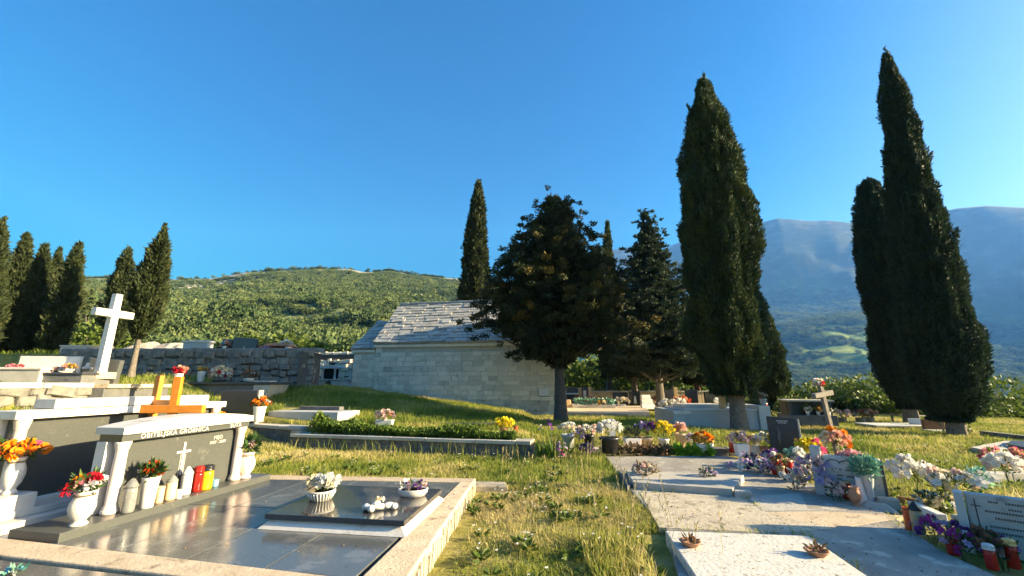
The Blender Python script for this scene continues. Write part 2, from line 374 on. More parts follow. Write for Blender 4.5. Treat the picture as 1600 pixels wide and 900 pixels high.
def build_ground():
    a = np.concatenate([np.arange(-180, -70, 4.0), np.arange(-70, 62, .36), np.arange(62, 180, 4.0)])
    az = np.radians(a); na = len(az)
    rr = [0.4]
    while rr[-1] < 3500: rr.append(rr[-1] * (1.017 if rr[-1] < 500 else 1.024))
    rr = np.array(rr); nr = len(rr)
    A, Rr = np.meshgrid(az, rr); X = Rr * np.sin(A); Y = Rr * np.cos(A); Z = H(X.ravel(), Y.ravel()).reshape(X.shape)
    V = np.stack([X, Y, Z], -1).reshape(-1, 3)
    i = np.arange(nr - 1)[:, None] * na; j = np.arange(na)[None, :]; j2 = (j + 1) % na
    F = np.stack([i + j, i + na + j, i + na + j2, i + j2], -1).reshape(-1, 4)[:, ::-1]
    me = fast_mesh('ground', V, F, smooth=True)
    r = Rr.ravel(); wr = sstep(AZ0, AZ1, A.ravel())
    far = sstep(28, 50, r)
    mtn = wr * sstep(2150, 2500, r + 500 * (fbm(X.ravel() / 200, Y.ravel() / 200, 61) - .5))
    rk = fbm(X.ravel() / 30, Y.ravel() / 14 + Z.ravel() / 6, 71, 4)
    cl = fbm(X.ravel() / 130, Y.ravel() / 130, 77, 3)
    rock = sstep(.58, .66, rk * .7 + cl * .42 + .0 * r) * (1 - wr) * sstep(120, 260, r)
    for nm, val in (('far', far), ('mountain', mtn), ('rock', rock)):
        at_ = me.attributes.new(nm, 'FLOAT', 'POINT'); at_.data.foreach_set('value', val.astype(np.float32))
    m = bpy.data.materials.new('ground'); t, N, L, B = nodes_of(m)
    g = N.new('ShaderNodeNewGeometry')
    def noise(sc, d=6):
        n = N.new('ShaderNodeTexNoise'); n.inputs['Scale'].default_value = sc; n.inputs['Detail'].default_value = d; n.inputs['Roughness'].default_value = .65
        L.new(g.outputs['Position'], n.inputs['Vector']); return n
    def ramp(src, cols):
        c = N.new('ShaderNodeValToRGB')
        for k, (p, q) in enumerate(cols):
            e = c.color_ramp.elements[k] if k < 2 else c.color_ramp.elements.new(p)
            e.position = p; e.color = (*q, 1)
        L.new(src, c.inputs[0]); return c.outputs[0]
    def mix(f, a_, b_):
        x = N.new('ShaderNodeMix'); x.data_type = 'RGBA'; L.new(f, x.inputs[0]); L.new(a_, x.inputs[6]); L.new(b_, x.inputs[7]); return x.outputs[2]
    def attr(nm):
        q = N.new('ShaderNodeAttribute'); q.attribute_name = nm; return q.outputs['Fac']
    lawn = ramp(noise(2.4, 8).outputs[0], [(.3, (.14, .15, .032)), (.5, (.25, .225, .06)), (.72, (.38, .31, .15))])
    hill = ramp(noise(.08, 9).outputs[0], [(.35, (.05, .085, .02)), (.55, (.09, .13, .03)), (.7, (.15, .165, .055))])
    valley = ramp(noise(.035, 10).outputs[0], [(.38, (.06, .105, .026)), (.52, (.14, .195, .042)), (.66, (.24, .26, .07))])
    mt = ramp(noise(.016, 12).outputs[0], [(.36, (.025, .042, .022)), (.54, (.055, .066, .042)), (.66, (.14, .135, .115))])
    rockc = ramp(noise(.4, 6).outputs[0], [(.3, (.28, .26, .22)), (.7, (.44, .42, .37))])
    wv = N.new('ShaderNodeAttribute'); wv.attribute_name = 'valley'
    c = mix(attr('far'), lawn, hill)
    c = mix(attr('valley'), c, valley)
    c = mix(attr('mountain'), c, mt)
    c = mix(attr('rock'), c, rockc)
    va = me.attributes.new('valley', 'FLOAT', 'POINT'); va.data.foreach_set('value', (wr * sstep(60, 200, r)).astype(np.float32))
    L.new(c, B.inputs['Base Color']); B.inputs['Roughness'].default_value = .95; B.inputs['Specular IOR Level'].default_value = .1
    nb = noise(9, 6); bp = N.new('ShaderNodeBump'); bp.inputs['Strength'].default_value = .8; bp.inputs['Distance'].default_value = .05
    L.new(nb.outputs[0], bp.inputs['Height']); L.new(bp.outputs[0], B.inputs['Normal'])
    o = link('ground', me, m); tag(o, kind='structure')
build_ground()

# scrub on the far hillsides: nobody could count it
def bush_mesh(name, n, seed, flat=.75, leaf=.22):
    rg = np.random.default_rng(seed)
    lob = rg.normal(size=(7, 3)) * [.45, .45, .22] + [0, 0, .5]
    k = rg.integers(0, 7, n); d = unit(rg.normal(size=(n, 3))); rad = .42 * rg.random(n) ** .35
    C = lob[k] + d * rad[:, None] * [1, 1, flat]; C[:, 2] = np.maximum(C[:, 2], .0)
    D = d + [0, 0, .5] + rg.normal(size=(n, 3)) * .5
    V, F, T = blades(C, D, leaf * (.7 + .6 * rg.random(n)), leaf * .75, .5 + .35 * (rg.random(n) - .5) + .3 * (C[:, 2] - .5), rg=rg)
    return V, F, T
def scatter(name, P, S, rotz, variants, mat, kind='stuff', idx=None):
    n = len(P); me = bpy.data.meshes.new(name); me.vertices.add(n); me.vertices.foreach_set('co', np.asarray(P, np.float32).ravel())
    for nm, ty, val in (('size', 'FLOAT', S), ('turn', 'FLOAT', rotz), ('pick', 'INT', idx if idx is not None else rng.integers(0, len(variants), n))):
        a = me.attributes.new(nm, ty, 'POINT'); a.data.foreach_set('value', np.asarray(val, np.int32 if ty == 'INT' else np.float32))
    ng = bpy.data.node_groups.new(name, 'GeometryNodeTree')
    ng.interface.new_socket('Geometry', in_out='INPUT', socket_type='NodeSocketGeometry'); ng.interface.new_socket('Geometry', in_out='OUTPUT', socket_type='NodeSocketGeometry')
    N, L = ng.nodes, ng.links
    gi = N.new('NodeGroupInput'); go = N.new('NodeGroupOutput'); ip = N.new('GeometryNodeInstanceOnPoints'); gg = N.new('GeometryNodeGeometryToInstance')
    for me_v in reversed(variants):
        ob = bpy.data.objects.new(me_v.name, me_v)
        if not me_v.materials: me_v.materials.append(M[mat])
        oi = N.new('GeometryNodeObjectInfo'); oi.inputs['Object'].default_value = ob; L.new(oi.outputs['Geometry'], gg.inputs[0])
    def na(nm, ty):
        q = N.new('GeometryNodeInputNamedAttribute'); q.data_type = ty; q.inputs['Name'].default_value = nm; return q.outputs['Attribute']
    L.new(gi.outputs[0], ip.inputs['Points']); L.new(gg.outputs[0], ip.inputs['Instance'])
    ip.inputs['Pick Instance'].default_value = True
    L.new(na('pick', 'INT'), ip.inputs['Instance Index']); L.new(na('size', 'FLOAT'), ip.inputs['Scale'])
    cx = N.new('ShaderNodeCombineXYZ'); L.new(na('turn', 'FLOAT'), cx.inputs[2]); L.new(cx.outputs[0], ip.inputs['Rotation'])
    L.new(ip.outputs[0], go.inputs[0])
    o = link(name, me, mat); mo = o.modifiers.new('scatter', 'NODES'); mo.node_group = ng
    return tag(o, kind=kind)
def build_scrub():
    var = []
    for k in range(8):
        V, F, T = bush_mesh('scrub', (150, 200, 260)[k % 3], 40 + k, flat=(.6, .8, 1.1)[k % 3], leaf=(.30, .24, .2)[k % 3]); var.append(fast_mesh('scrub_bush', V, F, np.clip(T + (-.28, .0, .22, -.12, .32, .06, -.2, .12)[k], 0, 1)))
    n = 120000
    az = rng.uniform(R(-56), uv_az(900, 600)[0], n); r = np.exp(rng.uniform(np.log(60), np.log(R1 * 1.02), n))
    keep = rng.random(n) < np.clip(r / 330, .12, 1)
    az, r = np.concatenate([az[keep], rng.uniform(R(-56), uv_az(900, 600)[0], 45000)]), np.concatenate([r[keep], rng.uniform(250, R1 * 1.03, 45000)]); x, y = r * np.sin(az), r * np.cos(az); z = H(x, y)
    rk = fbm(x / 30, y / 14 + z / 6, 71, 4); cl = fbm(x / 130, y / 130, 77, 3)
    keep = (rk * .7 + cl * .42 < .60) | (r < 120) | (rng.random(len(r)) < .22)
    x, y, z, r = x[keep], y[keep], z[keep], r[keep]
    s = (.8 + 2.3 * rng.random(len(x)) ** 3) * np.clip(.7 + r / 800, .7, 1.15) * (1 - .3 * sstep(.8, 1, r / R1)); s = np.where(rng.random(len(x)) < .025, s * 1.7, s)
    scatter('hillside_scrub', np.stack([x, y, z - .15], -1), s, rng.uniform(0, 6.28, len(x)), var, 'scrub_leaf')
    n = 9000
    az = rng.uniform(uv_az(960, 600)[0], R(58), n); r = np.exp(rng.uniform(np.log(32), np.log(320), n))
    x, y = r * np.sin(az), r * np.cos(az); z = H(x, y)
    n2 = 42000
    az2 = rng.uniform(uv_az(1100, 600)[0], R(58), n2); r2 = rng.uniform(620, 2400, n2); x2, y2 = r2 * np.sin(az2), r2 * np.cos(az2); z2 = H(x2, y2)
    kp = fbm(x2 / 160, y2 / 160, 91, 4) > .36
    P = np.concatenate([np.stack([x, y, z - .2], -1), np.stack([x2, y2, z2 - 1], -1)[kp]])
    S = np.concatenate([(1.1 + 1.3 * rng.random(n)) * np.clip(r / 90, .7, 2.2), ((3.5 + 6 * rng.random(n2) ** 2) * np.clip(r2 / 1300, .5, 1.3))[kp]])
    scatter('valley_scrub', P, S, rng.uniform(0, 6.28, len(P)), var, 'scrub_leaf')
build_scrub()

# ================================================================== WALLS
PEB = []
def stone_variants():
    for k in range(8):
        b = MB(); rg = random.Random(k + 3)
        def j(a): return rg.uniform(-a, a)
        f = .80 + j(.06)
        lo = [(-.5 + j(.05), 0, -.5 + j(.06)), (.5 + j(.05), 0, -.5 + j(.06)), (.5 + j(.05), 0, .5 + j(.06)), (-.5 + j(.05), 0, .5 + j(.06))]
        md = [(p[0] * .99, -.6 + j(.1), p[2] * .99) for p in lo]
        hi = [(p[0] * f + j(.03), -1 + j(.12), p[2] * f + j(.03)) for p in lo]
        b.frustum(lo, md); b.f.pop(1)
        n = len(b.v); b.v += hi; b.f += [(4 + i, 4 + (i + 1) % 4, n + (i + 1) % 4, n + i) for i in range(4)] + [(n, n + 1, n + 2, n + 3)]
        PEB.append(b.mesh('stone'))
stone_variants()
PEBM = {}
def stone_part(parent, x, y, z, w_, h_, dpt, mat, roll=0, yaw=0, pick=None):
    k = rng.integers(0, len(PEB)) if pick is None else pick
    key = (int(k), mat)
    if key not in PEBM:
        me = PEB[int(k)].copy(); me.materials.append(M[mat]); PEBM[key] = me
    o = bpy.data.objects.new('stone', PEBM[key]); COL.objects.link(o); o.parent = parent
    o.location = (x, y, z); o.scale = (w_, dpt, h_); o.rotation_euler = (0, roll, yaw)
    return o
def facing(parent, x0, x1, zlo, zhi, cw, ch, mat, dmin=.012, dmax=.04, jit=.3, y=0, limit=300, yaw=0, roll=.0):
    """courses of separate stones on the local plane y"""
    n = 0; z = zlo; row = 0
    while z < zhi(x0 if zhi(x0) > zhi(x1) else x1) - ch * .4 and n < limit:
        h_ = ch * random.uniform(1 - jit * .5, 1 + jit * .5); x = x0 - random.uniform(0, cw * .5)
        while x < x1 - .02 and n < limit:
            w_ = cw * random.uniform(1 - jit, 1 + jit); a, b = max(x, x0), min(x + w_, x1)
            if b - a > cw * .25 and z + h_ <= zhi((a + b) / 2) + ch * .5:
                stone_part(parent, (a + b) / 2, y, z + h_ / 2 + random.uniform(-1, 1) * h_ * roll, (b - a) * random.uniform(.965 - roll * .5, .965 + roll * .5), h_ * random.uniform(.95 - roll * .8, .95 + roll * .8), random.uniform(dmin, dmax), mat, random.uniform(-roll, roll), yaw); n += 1
            x += w_
        z += h_; row += 1
    return n
def frame_of(p0, p1):
    d = Vector((p1[0] - p0[0], p1[1] - p0[1], 0)); return d.length, math.atan2(d.y, d.x)

# ------------------------------------------------------------------ stone chapel
def build_chapel():
    CH = thing('chapel', 'small pale limestone chapel with a steep stone slab roof behind the dark broad tree', 'chapel', (-7.07, 18.33, .2), R(-10))
    b = MB(); XA, XB, D, ZE, ZR = 1.1, 8.9, 4.5, 2.93, 5.02
    b.box(XA, .0, -.6, XB, D, ZE)
    b.frustum([(XA, 0, ZE), (XA, D, ZE), (XA, D / 2, ZR)], [(XB, 0, ZE), (XB, D, ZE), (XB, D / 2, ZR)])
    b.build('wall', 'mortar', CH)
    b = MB(); b.box(.02, .12, -.6, XA, D - .12, 2.72); b.frustum([(.02, .12, 2.72), (.02, D - .12, 2.72), (.02, D / 2, 4.22)], [(XA, .12, 2.72), (XA, D - .12, 2.72), (XA, D / 2, 4.22)])
    b.build('apse_wall', 'mortar', CH)
    n = facing(CH, XA, XB, .0, lambda x: ZE - .14, .41, .2, 'limestone', .008, .032, .35, 0, 262)
    for o in CH.children:                                       # the lowest courses are stained
        if o.name.startswith('stone') and (o.location.z < .62 and random.random() < .75 or random.random() < .04):
            k = ('stained', o.data.name)
            if k not in PEBM: PEBM[k] = o.data.copy(); PEBM[k].materials[0] = M['stained_limestone']
            o.data = PEBM[k]
    facing(CH, .02, XA - .03, .75, lambda x: 2.60, .40, .2, 'limestone', .006, .02, .3, .12, 30)
    b = MB(); b.box(XA - .05, -.1, ZE - .13, XB + .05, -.0, ZE + .03); b.build('eave_course', 'limestone', CH, bevel=.012)
    b = MB(); b.box(-.06, .02, 2.6, XA - .052, .12, 2.74); b.build('eave_course', 'limestone', CH, bevel=.012)
    def roof(x0, x1, y0, z0, y1, z1, nc, sw, nm='roof'):
        L_ = math.hypot(y1 - y0, z1 - z0); ang = math.atan2(z1 - z0, y1 - y0)
        rb = MB(); rb.frustum([(x0, y0, z0), (x1, y0, z0), (x1, y0 + .06, z0 - .06), (x0, y0 + .06, z0 - .06)], [(x0, y1, z1), (x1, y1, z1), (x1, y1, z1 - .1), (x0, y1, z1 - .1)])
        rb.frustum([(x0, 2 * y1 - y0, z0), (x1, 2 * y1 - y0, z0), (x1, 2 * y1 - y0 - .06, z0 - .06), (x0, 2 * y1 - y0 - .06, z0 - .06)], [(x0, y1 + .002, z1), (x1, y1 + .002, z1), (x1, y1 + .002, z1 - .1), (x0, y1 + .002, z1 - .1)])
        ro = rb.build(nm, 'roof_stone', CH)
        cl = L_ / nc
        mesh = []
        for k in range(5):
            s = MB(); q = random.Random(k)
            jj = lambda a: q.uniform(-a, a)
            s.frustum([(-.5, 0 + jj(.1), 0), (.5, 0 + jj(.1), 0), (.5, 1.18, 0), (-.5, 1.18, 0)], [(-.49, .02 + jj(.1), .9 + jj(.25)), (.49, .02 + jj(.1), .9 + jj(.25)), (.49, 1.18, .9), (-.49, 1.18, .9)])
            me = s.mesh('roof_slab'); me.materials.append(M['roof_stone']); mesh.append(me)
        for c in range(nc):
            x = x0 - random.uniform(0, sw * .6)
            while x < x1 - .05:
                ww = sw * random.uniform(.7, 1.35); a, e = max(x, x0), min(x + ww, x1); x += ww
                if e - a < .1: continue
                o = bpy.data.objects.new('roof_slab', random.choice(mesh)); COL.objects.link(o); o.parent = CH
                t = c * cl - random.uniform(0, .03)
                o.location = ((a + e) / 2, y0 + math.cos(ang) * t - math.sin(ang) * .02, z0 + math.sin(ang) * t + math.cos(ang) * .02)
                o.scale = ((e - a) * .975, cl, random.uniform(.05, .10)); o.rotation_euler = (ang - .13 + random.uniform(-.03, .03), random.uniform(-.012, .012), 0)
        return ro
    roof(XA - .06, XB + .08, -.16, ZE + .04, D / 2, ZR + .1, 14, .5)
    roof(-.08, XA - .07, -.02, 2.75, D / 2, 4.30, 10, .42, 'apse_roof')
    # ridge stones
    for k in range(16):
        x = XA + k * .5; s = MB(); s.box(-.24, -.14, -.06, .24, .14, .05 + random.uniform(0, .03))
        s.build('ridge_stone', 'roof_stone', CH, (x + .22, D / 2, ZR + .15), (0, random.uniform(-.03, .03), random.uniform(-.05, .05)), bevel=.02)
    s = thing('notice_board', 'small white notice board on the chapel wall beside the dark tree trunk', 'notice board', CH.matrix_basis @ Vector((8.47, -.03, .93)), R(-10))
    m = MB(); m.box(-.21, -.012, -.14, .21, .0, .14); m.build('panel', 'white_plastic', s)
    m = MB(); m.box(-.235, -.016, -.165, -.21, .006, .165); m.box(-.21, -.016, -.165, .235, .006, -.14); m.build('frame', 'black_plastic', s)
build_chapel()

# ------------------------------------------------------------------ terrace walls
def rubble_wall(name, label, p0, p1, z0, z1, thick, cw, ch, limit=290, mat='rubble_stone', cap=None, x0f=0.0):
    L_, a = frame_of(p0, p1)
    T = thing(name, label, 'wall', (p0[0], p0[1], 0), a)
    b = MB(); b.box(0, 0, z0 - .4, L_, thick, z1 - .03); b.build('core', 'rubble_core', T)
    facing(T, x0f * L_, L_, z0, lambda x: z1 + .03 * math.sin(x * 3), cw, ch, mat, .04, .15, .6, .01, limit, roll=.22)
    if cap:
        x = 0
        while x < L_:
            ww = random.uniform(.6, 1.0); e = min(L_, x + ww)
            m = MB(); m.box(x + .006, -.09, z1 - .03, e - .006, thick + .05, z1 + .07 + random.uniform(0, .012)); m.build('coping_stone', cap, T, bevel=.012); x = e
    else:
        for x in np.arange(.2, L_, .42):
            stone_part(T, x, .16, z1, .44, .34, .15, mat, random.uniform(-.1, .1)).rotation_euler[0] = R(-90)
    return T, L_, a
W2, L2_, A2_ = rubble_wall('terrace_wall', 'high dark rubble retaining wall below the black headstones, ending at a rough corner', (-16.6, 15.25), (-7.15, 15.0), 1.1, 2.58, .5, .30, .21)
# the return of that wall
RW, _, _ = rubble_wall('terrace_wall', 'short rubble wall turning back from the corner towards the white columned tomb', (-7.2, 15.03), (-9.35, 19.6), 1.0, 2.56, .45, .36, .26, 60)
RW2, _, _ = rubble_wall('terrace_wall', 'sunlit stone wall behind the white columned tomb beside the chapel', (-11.2, 23.2), (-5.6, 22.6), 1.2, 3.05, .45, .5, .3, 60, 'limestone')
W1, _, _ = rubble_wall('terrace_wall', 'shaded stone retaining wall under the terrace of the white cross', (-9.35, 4.2), (-9.0, 9.0), .3, 1.40, .35, .36, .22, 110, cap='pale_concrete')
CW = thing('terrace_wall', 'smooth dark concrete retaining wall under a stone kerb near the white cross', 'wall', (-8.75, 9.02, 0), R(100))
m = MB(); m.box(0.01, -.02, .4, 2.2, .3, 1.36); m.build('wall', 'dark_concrete', CW, bevel=.01)
for k in range(4):
    m = MB(); m.box(.02 + k * .55, -.08, 1.362, .545 + k * .55, .4, 1.45); m.build('coping_stone', 'beige_concrete', CW, bevel=.012)

# low wall along the middle terrace
def build_low_wall():
    p0, p1 = (-5.2, 10.19), (.39, 8.86)
    L_, a = frame_of(p0, p1)
    T = thing('low_wall', 'long low dark stone wall with a pale coping across the middle lawn', 'wall', (*p0, 0), a)
    b = MB(); b.box(0, .02, -.3, L_ - .02, .32, .24); b.build('core', 'dark_concrete', T)
    facing(T, 0, L_ - .01, -.02, lambda x: .23, .34, .13, 'dark_concrete', .008, .03, .4, .02, 60)
    x = 0
    while x < L_ - .01:
        e = min(L_, x + random.uniform(.8, 1.15))
        if L_ - e < .3: e = L_
        m = MB(); m.box(x + .004, -.05, .242, e - .004, .42, .308 + random.uniform(0, .006)); m.build('coping_stone', 'pale_concrete', T, bevel=.01); x = e
    m = MB(); m.box(L_ - .015, .0, -.1, L_ + .02, .34, .236); m.build('end_face', 'dark_concrete', T)
    q0 = (-7.6, 11.7); L2, a2 = frame_of(q0, (-5.1, 10.45))
    T2 = thing('low_wall', 'shorter dark stone wall with a stepped up coping beside the vase of orange flowers', 'wall', (*q0, 0), a2)
    b = MB(); b.box(0, .0, -.3, L2, .3, .35); b.build('core', 'dark_concrete', T2)
    facing(T2, 0, L2, .0, lambda x: .33, .34, .14, 'dark_concrete', .008, .03, .4, .0, 40)
    x = 0
    for e in (1.0, 2.05, L2):
        m = MB(); m.box(x + .004, -.06, .352, e - .004, .38, .43); m.build('coping_stone', 'pale_concrete', T2, bevel=.012); x = e
    m = MB(); m.box(L2 - .28, -.08, .25, L2 + .08, .36, .349); m.build('end_block', 'beige_concrete', T2, bevel=.015)
build_low_wall()

# ================================================================== TREES
def trunk_mesh(H_, r0, r1, lean=(0, 0), seed=0, n=14, flare=1.35):
    rg = random.Random(seed); V = []; F = []; K = 10
    for k in range(K + 1):
        t = k / K; z = H_ * t; r = r0 + (r1 - r0) * t
        if t < .2: r *= 1 + (flare - 1) * (1 - t / .2) ** 2
        for i in range(n):
            a = 2 * math.pi * i / n; q = r * (1 + .10 * math.sin(3 * a + seed) + .05 * math.sin(7 * a + 2 * t + seed))
            V.append((q * math.cos(a) + lean[0] * t + .02 * math.sin(4 * t + seed), q * math.sin(a) + lean[1] * t, z - .12))
    for k in range(K):
        for i in range(n):
            j = (i + 1) % n; F.append((k * n + i, k * n + j, (k + 1) * n + j, (k + 1) * n + i))
    return V, F
def cypress(name, label, base, top, z0, Rm, prof, nb, mat='cypress_leaf', seed=1, group=None, leaf=.15, trunk_r=.14, bark='bark', lump=.13, strands=34, cat='cypress tree', tips=0, loose=0.0):
    """base, top: world points; z0: height of the crown's foot above the base; prof: radius against height"""
    rg = np.random.default_rng(seed)
    base = Vector(base); top = Vector(top); Ht = top.z - base.z; lean = ((top.x - base.x), (top.y - base.y))
    T = thing(name, label, cat, base, 0, group)
    V, F = trunk_mesh(Ht * .8, trunk_r, trunk_r * .3, (lean[0] * .8, lean[1] * .8), seed)
    m = MB(); m.add(V, F); m.build('trunk', bark, T, smooth=True)
    pt = np.array([p[0] for p in prof]); pr = np.array([p[1] for p in prof])
    def surf(t, a):
        r = np.interp(t, pt, pr) * Rm
        z = z0 + (Ht - z0) * t
        l = 1 + lump * (2.4 * (fbm(a * strands / 6.283 * .5 + 50, z * .55 / max(Rm, .3) * .9 + 7, seed, 3) - .5)) + lump * 1.1 * (vnoise(a * 1.6 + 20, z * 1.1 / max(Rm, .3), seed + 5) - .5) * 2
        cell = .30; l2 = vnoise(a * Rm / cell + 40, z / (cell * 1.9) + 3, seed + 2) * vnoise(a * Rm / cell * 2 + 11, z / cell + 8, seed + 4)
        return r * l + np.minimum(r * .35, .16) * (l2 * 2 - .5), z
    # blades over the crown, dense at its surface
    w_ = np.interp(np.linspace(0, 1, 200), pt, pr) + .06; cw = np.cumsum(w_) / w_.sum()
    t = np.interp(rg.random(nb), cw, np.linspace(0, 1, 200)); a = rg.uniform(0, 2 * np.pi, nb)
    r, z = surf(t, np.where(a > np.pi, a - 2 * np.pi, a) * 0 + a)
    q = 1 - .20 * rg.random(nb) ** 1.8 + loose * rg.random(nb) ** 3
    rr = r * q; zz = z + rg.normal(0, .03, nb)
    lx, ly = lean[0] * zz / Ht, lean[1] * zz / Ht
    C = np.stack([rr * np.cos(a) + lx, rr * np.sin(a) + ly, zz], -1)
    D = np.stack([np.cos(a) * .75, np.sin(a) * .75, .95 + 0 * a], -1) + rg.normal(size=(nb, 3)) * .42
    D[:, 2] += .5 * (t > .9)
    tn = .42 + .5 * (vnoise(a * strands / 6.283, zz * 2.2, seed + 9) - .5) + .3 * (rg.random(nb) - .5) + .55 * (q - .93)  # paler young outer growth; the same term paints shade into the crown's inside
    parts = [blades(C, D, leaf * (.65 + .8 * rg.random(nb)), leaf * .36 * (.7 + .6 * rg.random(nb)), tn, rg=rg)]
    # wispy leading tips
    if tips:
        for k in range(tips):
            tt = rg.uniform(.12, .99); aa = rg.uniform(0, 6.283); r_, z_ = surf(np.array([tt]), np.array([aa])); ln = rg.uniform(.2, .5) * (1 if Ht > 5 else .6)
            n = 60; s = rg.random(n); cx = (r_[0] * .92 + .10 * s * (z_[0] < Ht * .9)) * math.cos(aa) + lean[0] * z_[0] / Ht; cyy = (r_[0] * .92 + .10 * s * (z_[0] < Ht * .9)) * math.sin(aa) + lean[1] * z_[0] / Ht
            C = np.stack([cx + rg.normal(0, .04, n) * (1 - s), cyy + rg.normal(0, .04, n) * (1 - s), z_[0] + ln * s], -1)
            parts.append(blades(C, np.array([[0, 0, 1.0]]) + rg.normal(size=(n, 3)) * .35, leaf, leaf * .35, .5 + .3 * (rg.random(n) - .5), rg=rg))
    # inner mass so that no light leaks through
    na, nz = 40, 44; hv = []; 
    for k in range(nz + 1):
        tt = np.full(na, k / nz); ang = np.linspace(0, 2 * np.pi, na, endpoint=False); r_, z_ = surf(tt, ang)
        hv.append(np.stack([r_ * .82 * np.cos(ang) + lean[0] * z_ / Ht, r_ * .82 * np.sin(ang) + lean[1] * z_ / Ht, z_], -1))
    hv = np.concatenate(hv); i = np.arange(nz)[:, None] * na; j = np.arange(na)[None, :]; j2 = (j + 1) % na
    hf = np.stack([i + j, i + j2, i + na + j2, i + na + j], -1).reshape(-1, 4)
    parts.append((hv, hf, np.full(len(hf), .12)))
    # foot of the crown closes onto the trunk
    n = nb // 30; aa = rg.uniform(0, 6.283, n); r_, _ = surf(np.full(n, .01), aa); s = np.sqrt(rg.random(n))
    C = np.stack([r_ * s * np.cos(aa), r_ * s * np.sin(aa), z0 + .05 + .1 * rg.random(n)], -1)
    parts.append(blades(C, np.stack([np.cos(aa), np.sin(aa), -.3 + 0 * aa], -1) + rg.normal(size=(n, 3)) * .4, leaf, leaf * .4, .25 + .2 * rg.random(n), rg=rg))
    V, F, Tt = join(parts)
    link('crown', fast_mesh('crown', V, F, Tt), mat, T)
    return T
PROF_BIG = [(0, .42), (.05, .72), (.13, .96), (.22, 1.02), (.36, .97), (.55, .86), (.70, .72), (.83, .50), (.93, .30), (.98, .16), (1, .02)]
PROF_RIGHT = [(0, .30), (.04, .72), (.10, .96), (.17, 1.0), (.36, .86), (.55, .67), (.72, .48), (.86, .36), (.95, .2), (.99, .09), (1, .02)]
PROF_BLUNT = [(0, .25), (.05, .6), (.14, .9), (.3, 1), (.55, .92), (.78, .75), (.92, .55), (.97, .38), (1, .05)]
PROF_SLIM = [(0, .5), (.06, .85), (.2, 1), (.45, .86), (.7, .6), (.88, .33), (.97, .14), (1, .02)]
b_ = foot(1152, 676)
b_.x += .06
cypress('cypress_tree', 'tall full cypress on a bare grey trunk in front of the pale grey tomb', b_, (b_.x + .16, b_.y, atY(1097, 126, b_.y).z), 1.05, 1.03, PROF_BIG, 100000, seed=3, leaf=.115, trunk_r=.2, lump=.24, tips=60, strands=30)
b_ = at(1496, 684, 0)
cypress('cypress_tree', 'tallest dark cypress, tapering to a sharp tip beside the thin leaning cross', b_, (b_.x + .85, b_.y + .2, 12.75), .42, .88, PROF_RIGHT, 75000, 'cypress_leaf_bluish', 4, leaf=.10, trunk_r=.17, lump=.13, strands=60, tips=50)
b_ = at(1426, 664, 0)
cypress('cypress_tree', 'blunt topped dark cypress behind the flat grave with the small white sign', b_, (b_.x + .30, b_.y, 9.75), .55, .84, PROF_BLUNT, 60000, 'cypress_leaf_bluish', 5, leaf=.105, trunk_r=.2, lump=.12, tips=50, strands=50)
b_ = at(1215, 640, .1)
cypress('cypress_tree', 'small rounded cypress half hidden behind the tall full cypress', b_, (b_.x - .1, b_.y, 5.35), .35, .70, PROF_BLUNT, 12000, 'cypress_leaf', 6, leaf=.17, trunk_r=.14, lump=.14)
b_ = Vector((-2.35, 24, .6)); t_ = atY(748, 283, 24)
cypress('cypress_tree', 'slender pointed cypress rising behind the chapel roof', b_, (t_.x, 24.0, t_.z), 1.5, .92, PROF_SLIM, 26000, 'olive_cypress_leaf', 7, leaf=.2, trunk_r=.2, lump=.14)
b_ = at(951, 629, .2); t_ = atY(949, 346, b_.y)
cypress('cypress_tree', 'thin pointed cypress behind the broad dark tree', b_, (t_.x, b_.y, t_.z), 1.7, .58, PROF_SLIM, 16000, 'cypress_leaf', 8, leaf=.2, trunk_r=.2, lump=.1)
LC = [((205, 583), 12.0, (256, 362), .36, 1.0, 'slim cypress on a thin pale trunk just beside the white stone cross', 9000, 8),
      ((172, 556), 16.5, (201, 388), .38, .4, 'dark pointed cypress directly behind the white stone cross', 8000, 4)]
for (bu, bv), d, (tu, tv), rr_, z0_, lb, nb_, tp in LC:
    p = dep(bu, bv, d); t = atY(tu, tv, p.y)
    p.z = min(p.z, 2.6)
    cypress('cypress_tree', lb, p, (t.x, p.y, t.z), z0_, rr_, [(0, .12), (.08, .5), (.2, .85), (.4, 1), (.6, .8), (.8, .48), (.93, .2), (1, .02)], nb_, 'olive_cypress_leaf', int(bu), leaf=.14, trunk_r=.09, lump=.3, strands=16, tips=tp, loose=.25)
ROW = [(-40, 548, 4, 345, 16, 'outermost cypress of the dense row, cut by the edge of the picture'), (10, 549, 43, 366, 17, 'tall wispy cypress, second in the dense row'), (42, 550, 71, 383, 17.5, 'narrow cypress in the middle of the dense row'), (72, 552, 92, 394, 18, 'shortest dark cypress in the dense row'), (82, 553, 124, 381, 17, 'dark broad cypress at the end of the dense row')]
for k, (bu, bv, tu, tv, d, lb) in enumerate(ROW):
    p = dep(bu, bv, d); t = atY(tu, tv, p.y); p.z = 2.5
    cypress('cypress_tree', lb, p, (t.x, p.y, t.z), .2, .41, [(0, .7), (.1, .95), (.3, 1), (.5, .82), (.7, .55), (.88, .27), (1, .02)], 11000, 'olive_cypress_leaf', 30 + k, 'row of cypresses on the upper terrace', leaf=.17, trunk_r=.1, lump=.3, strands=16, tips=12, loose=.25)

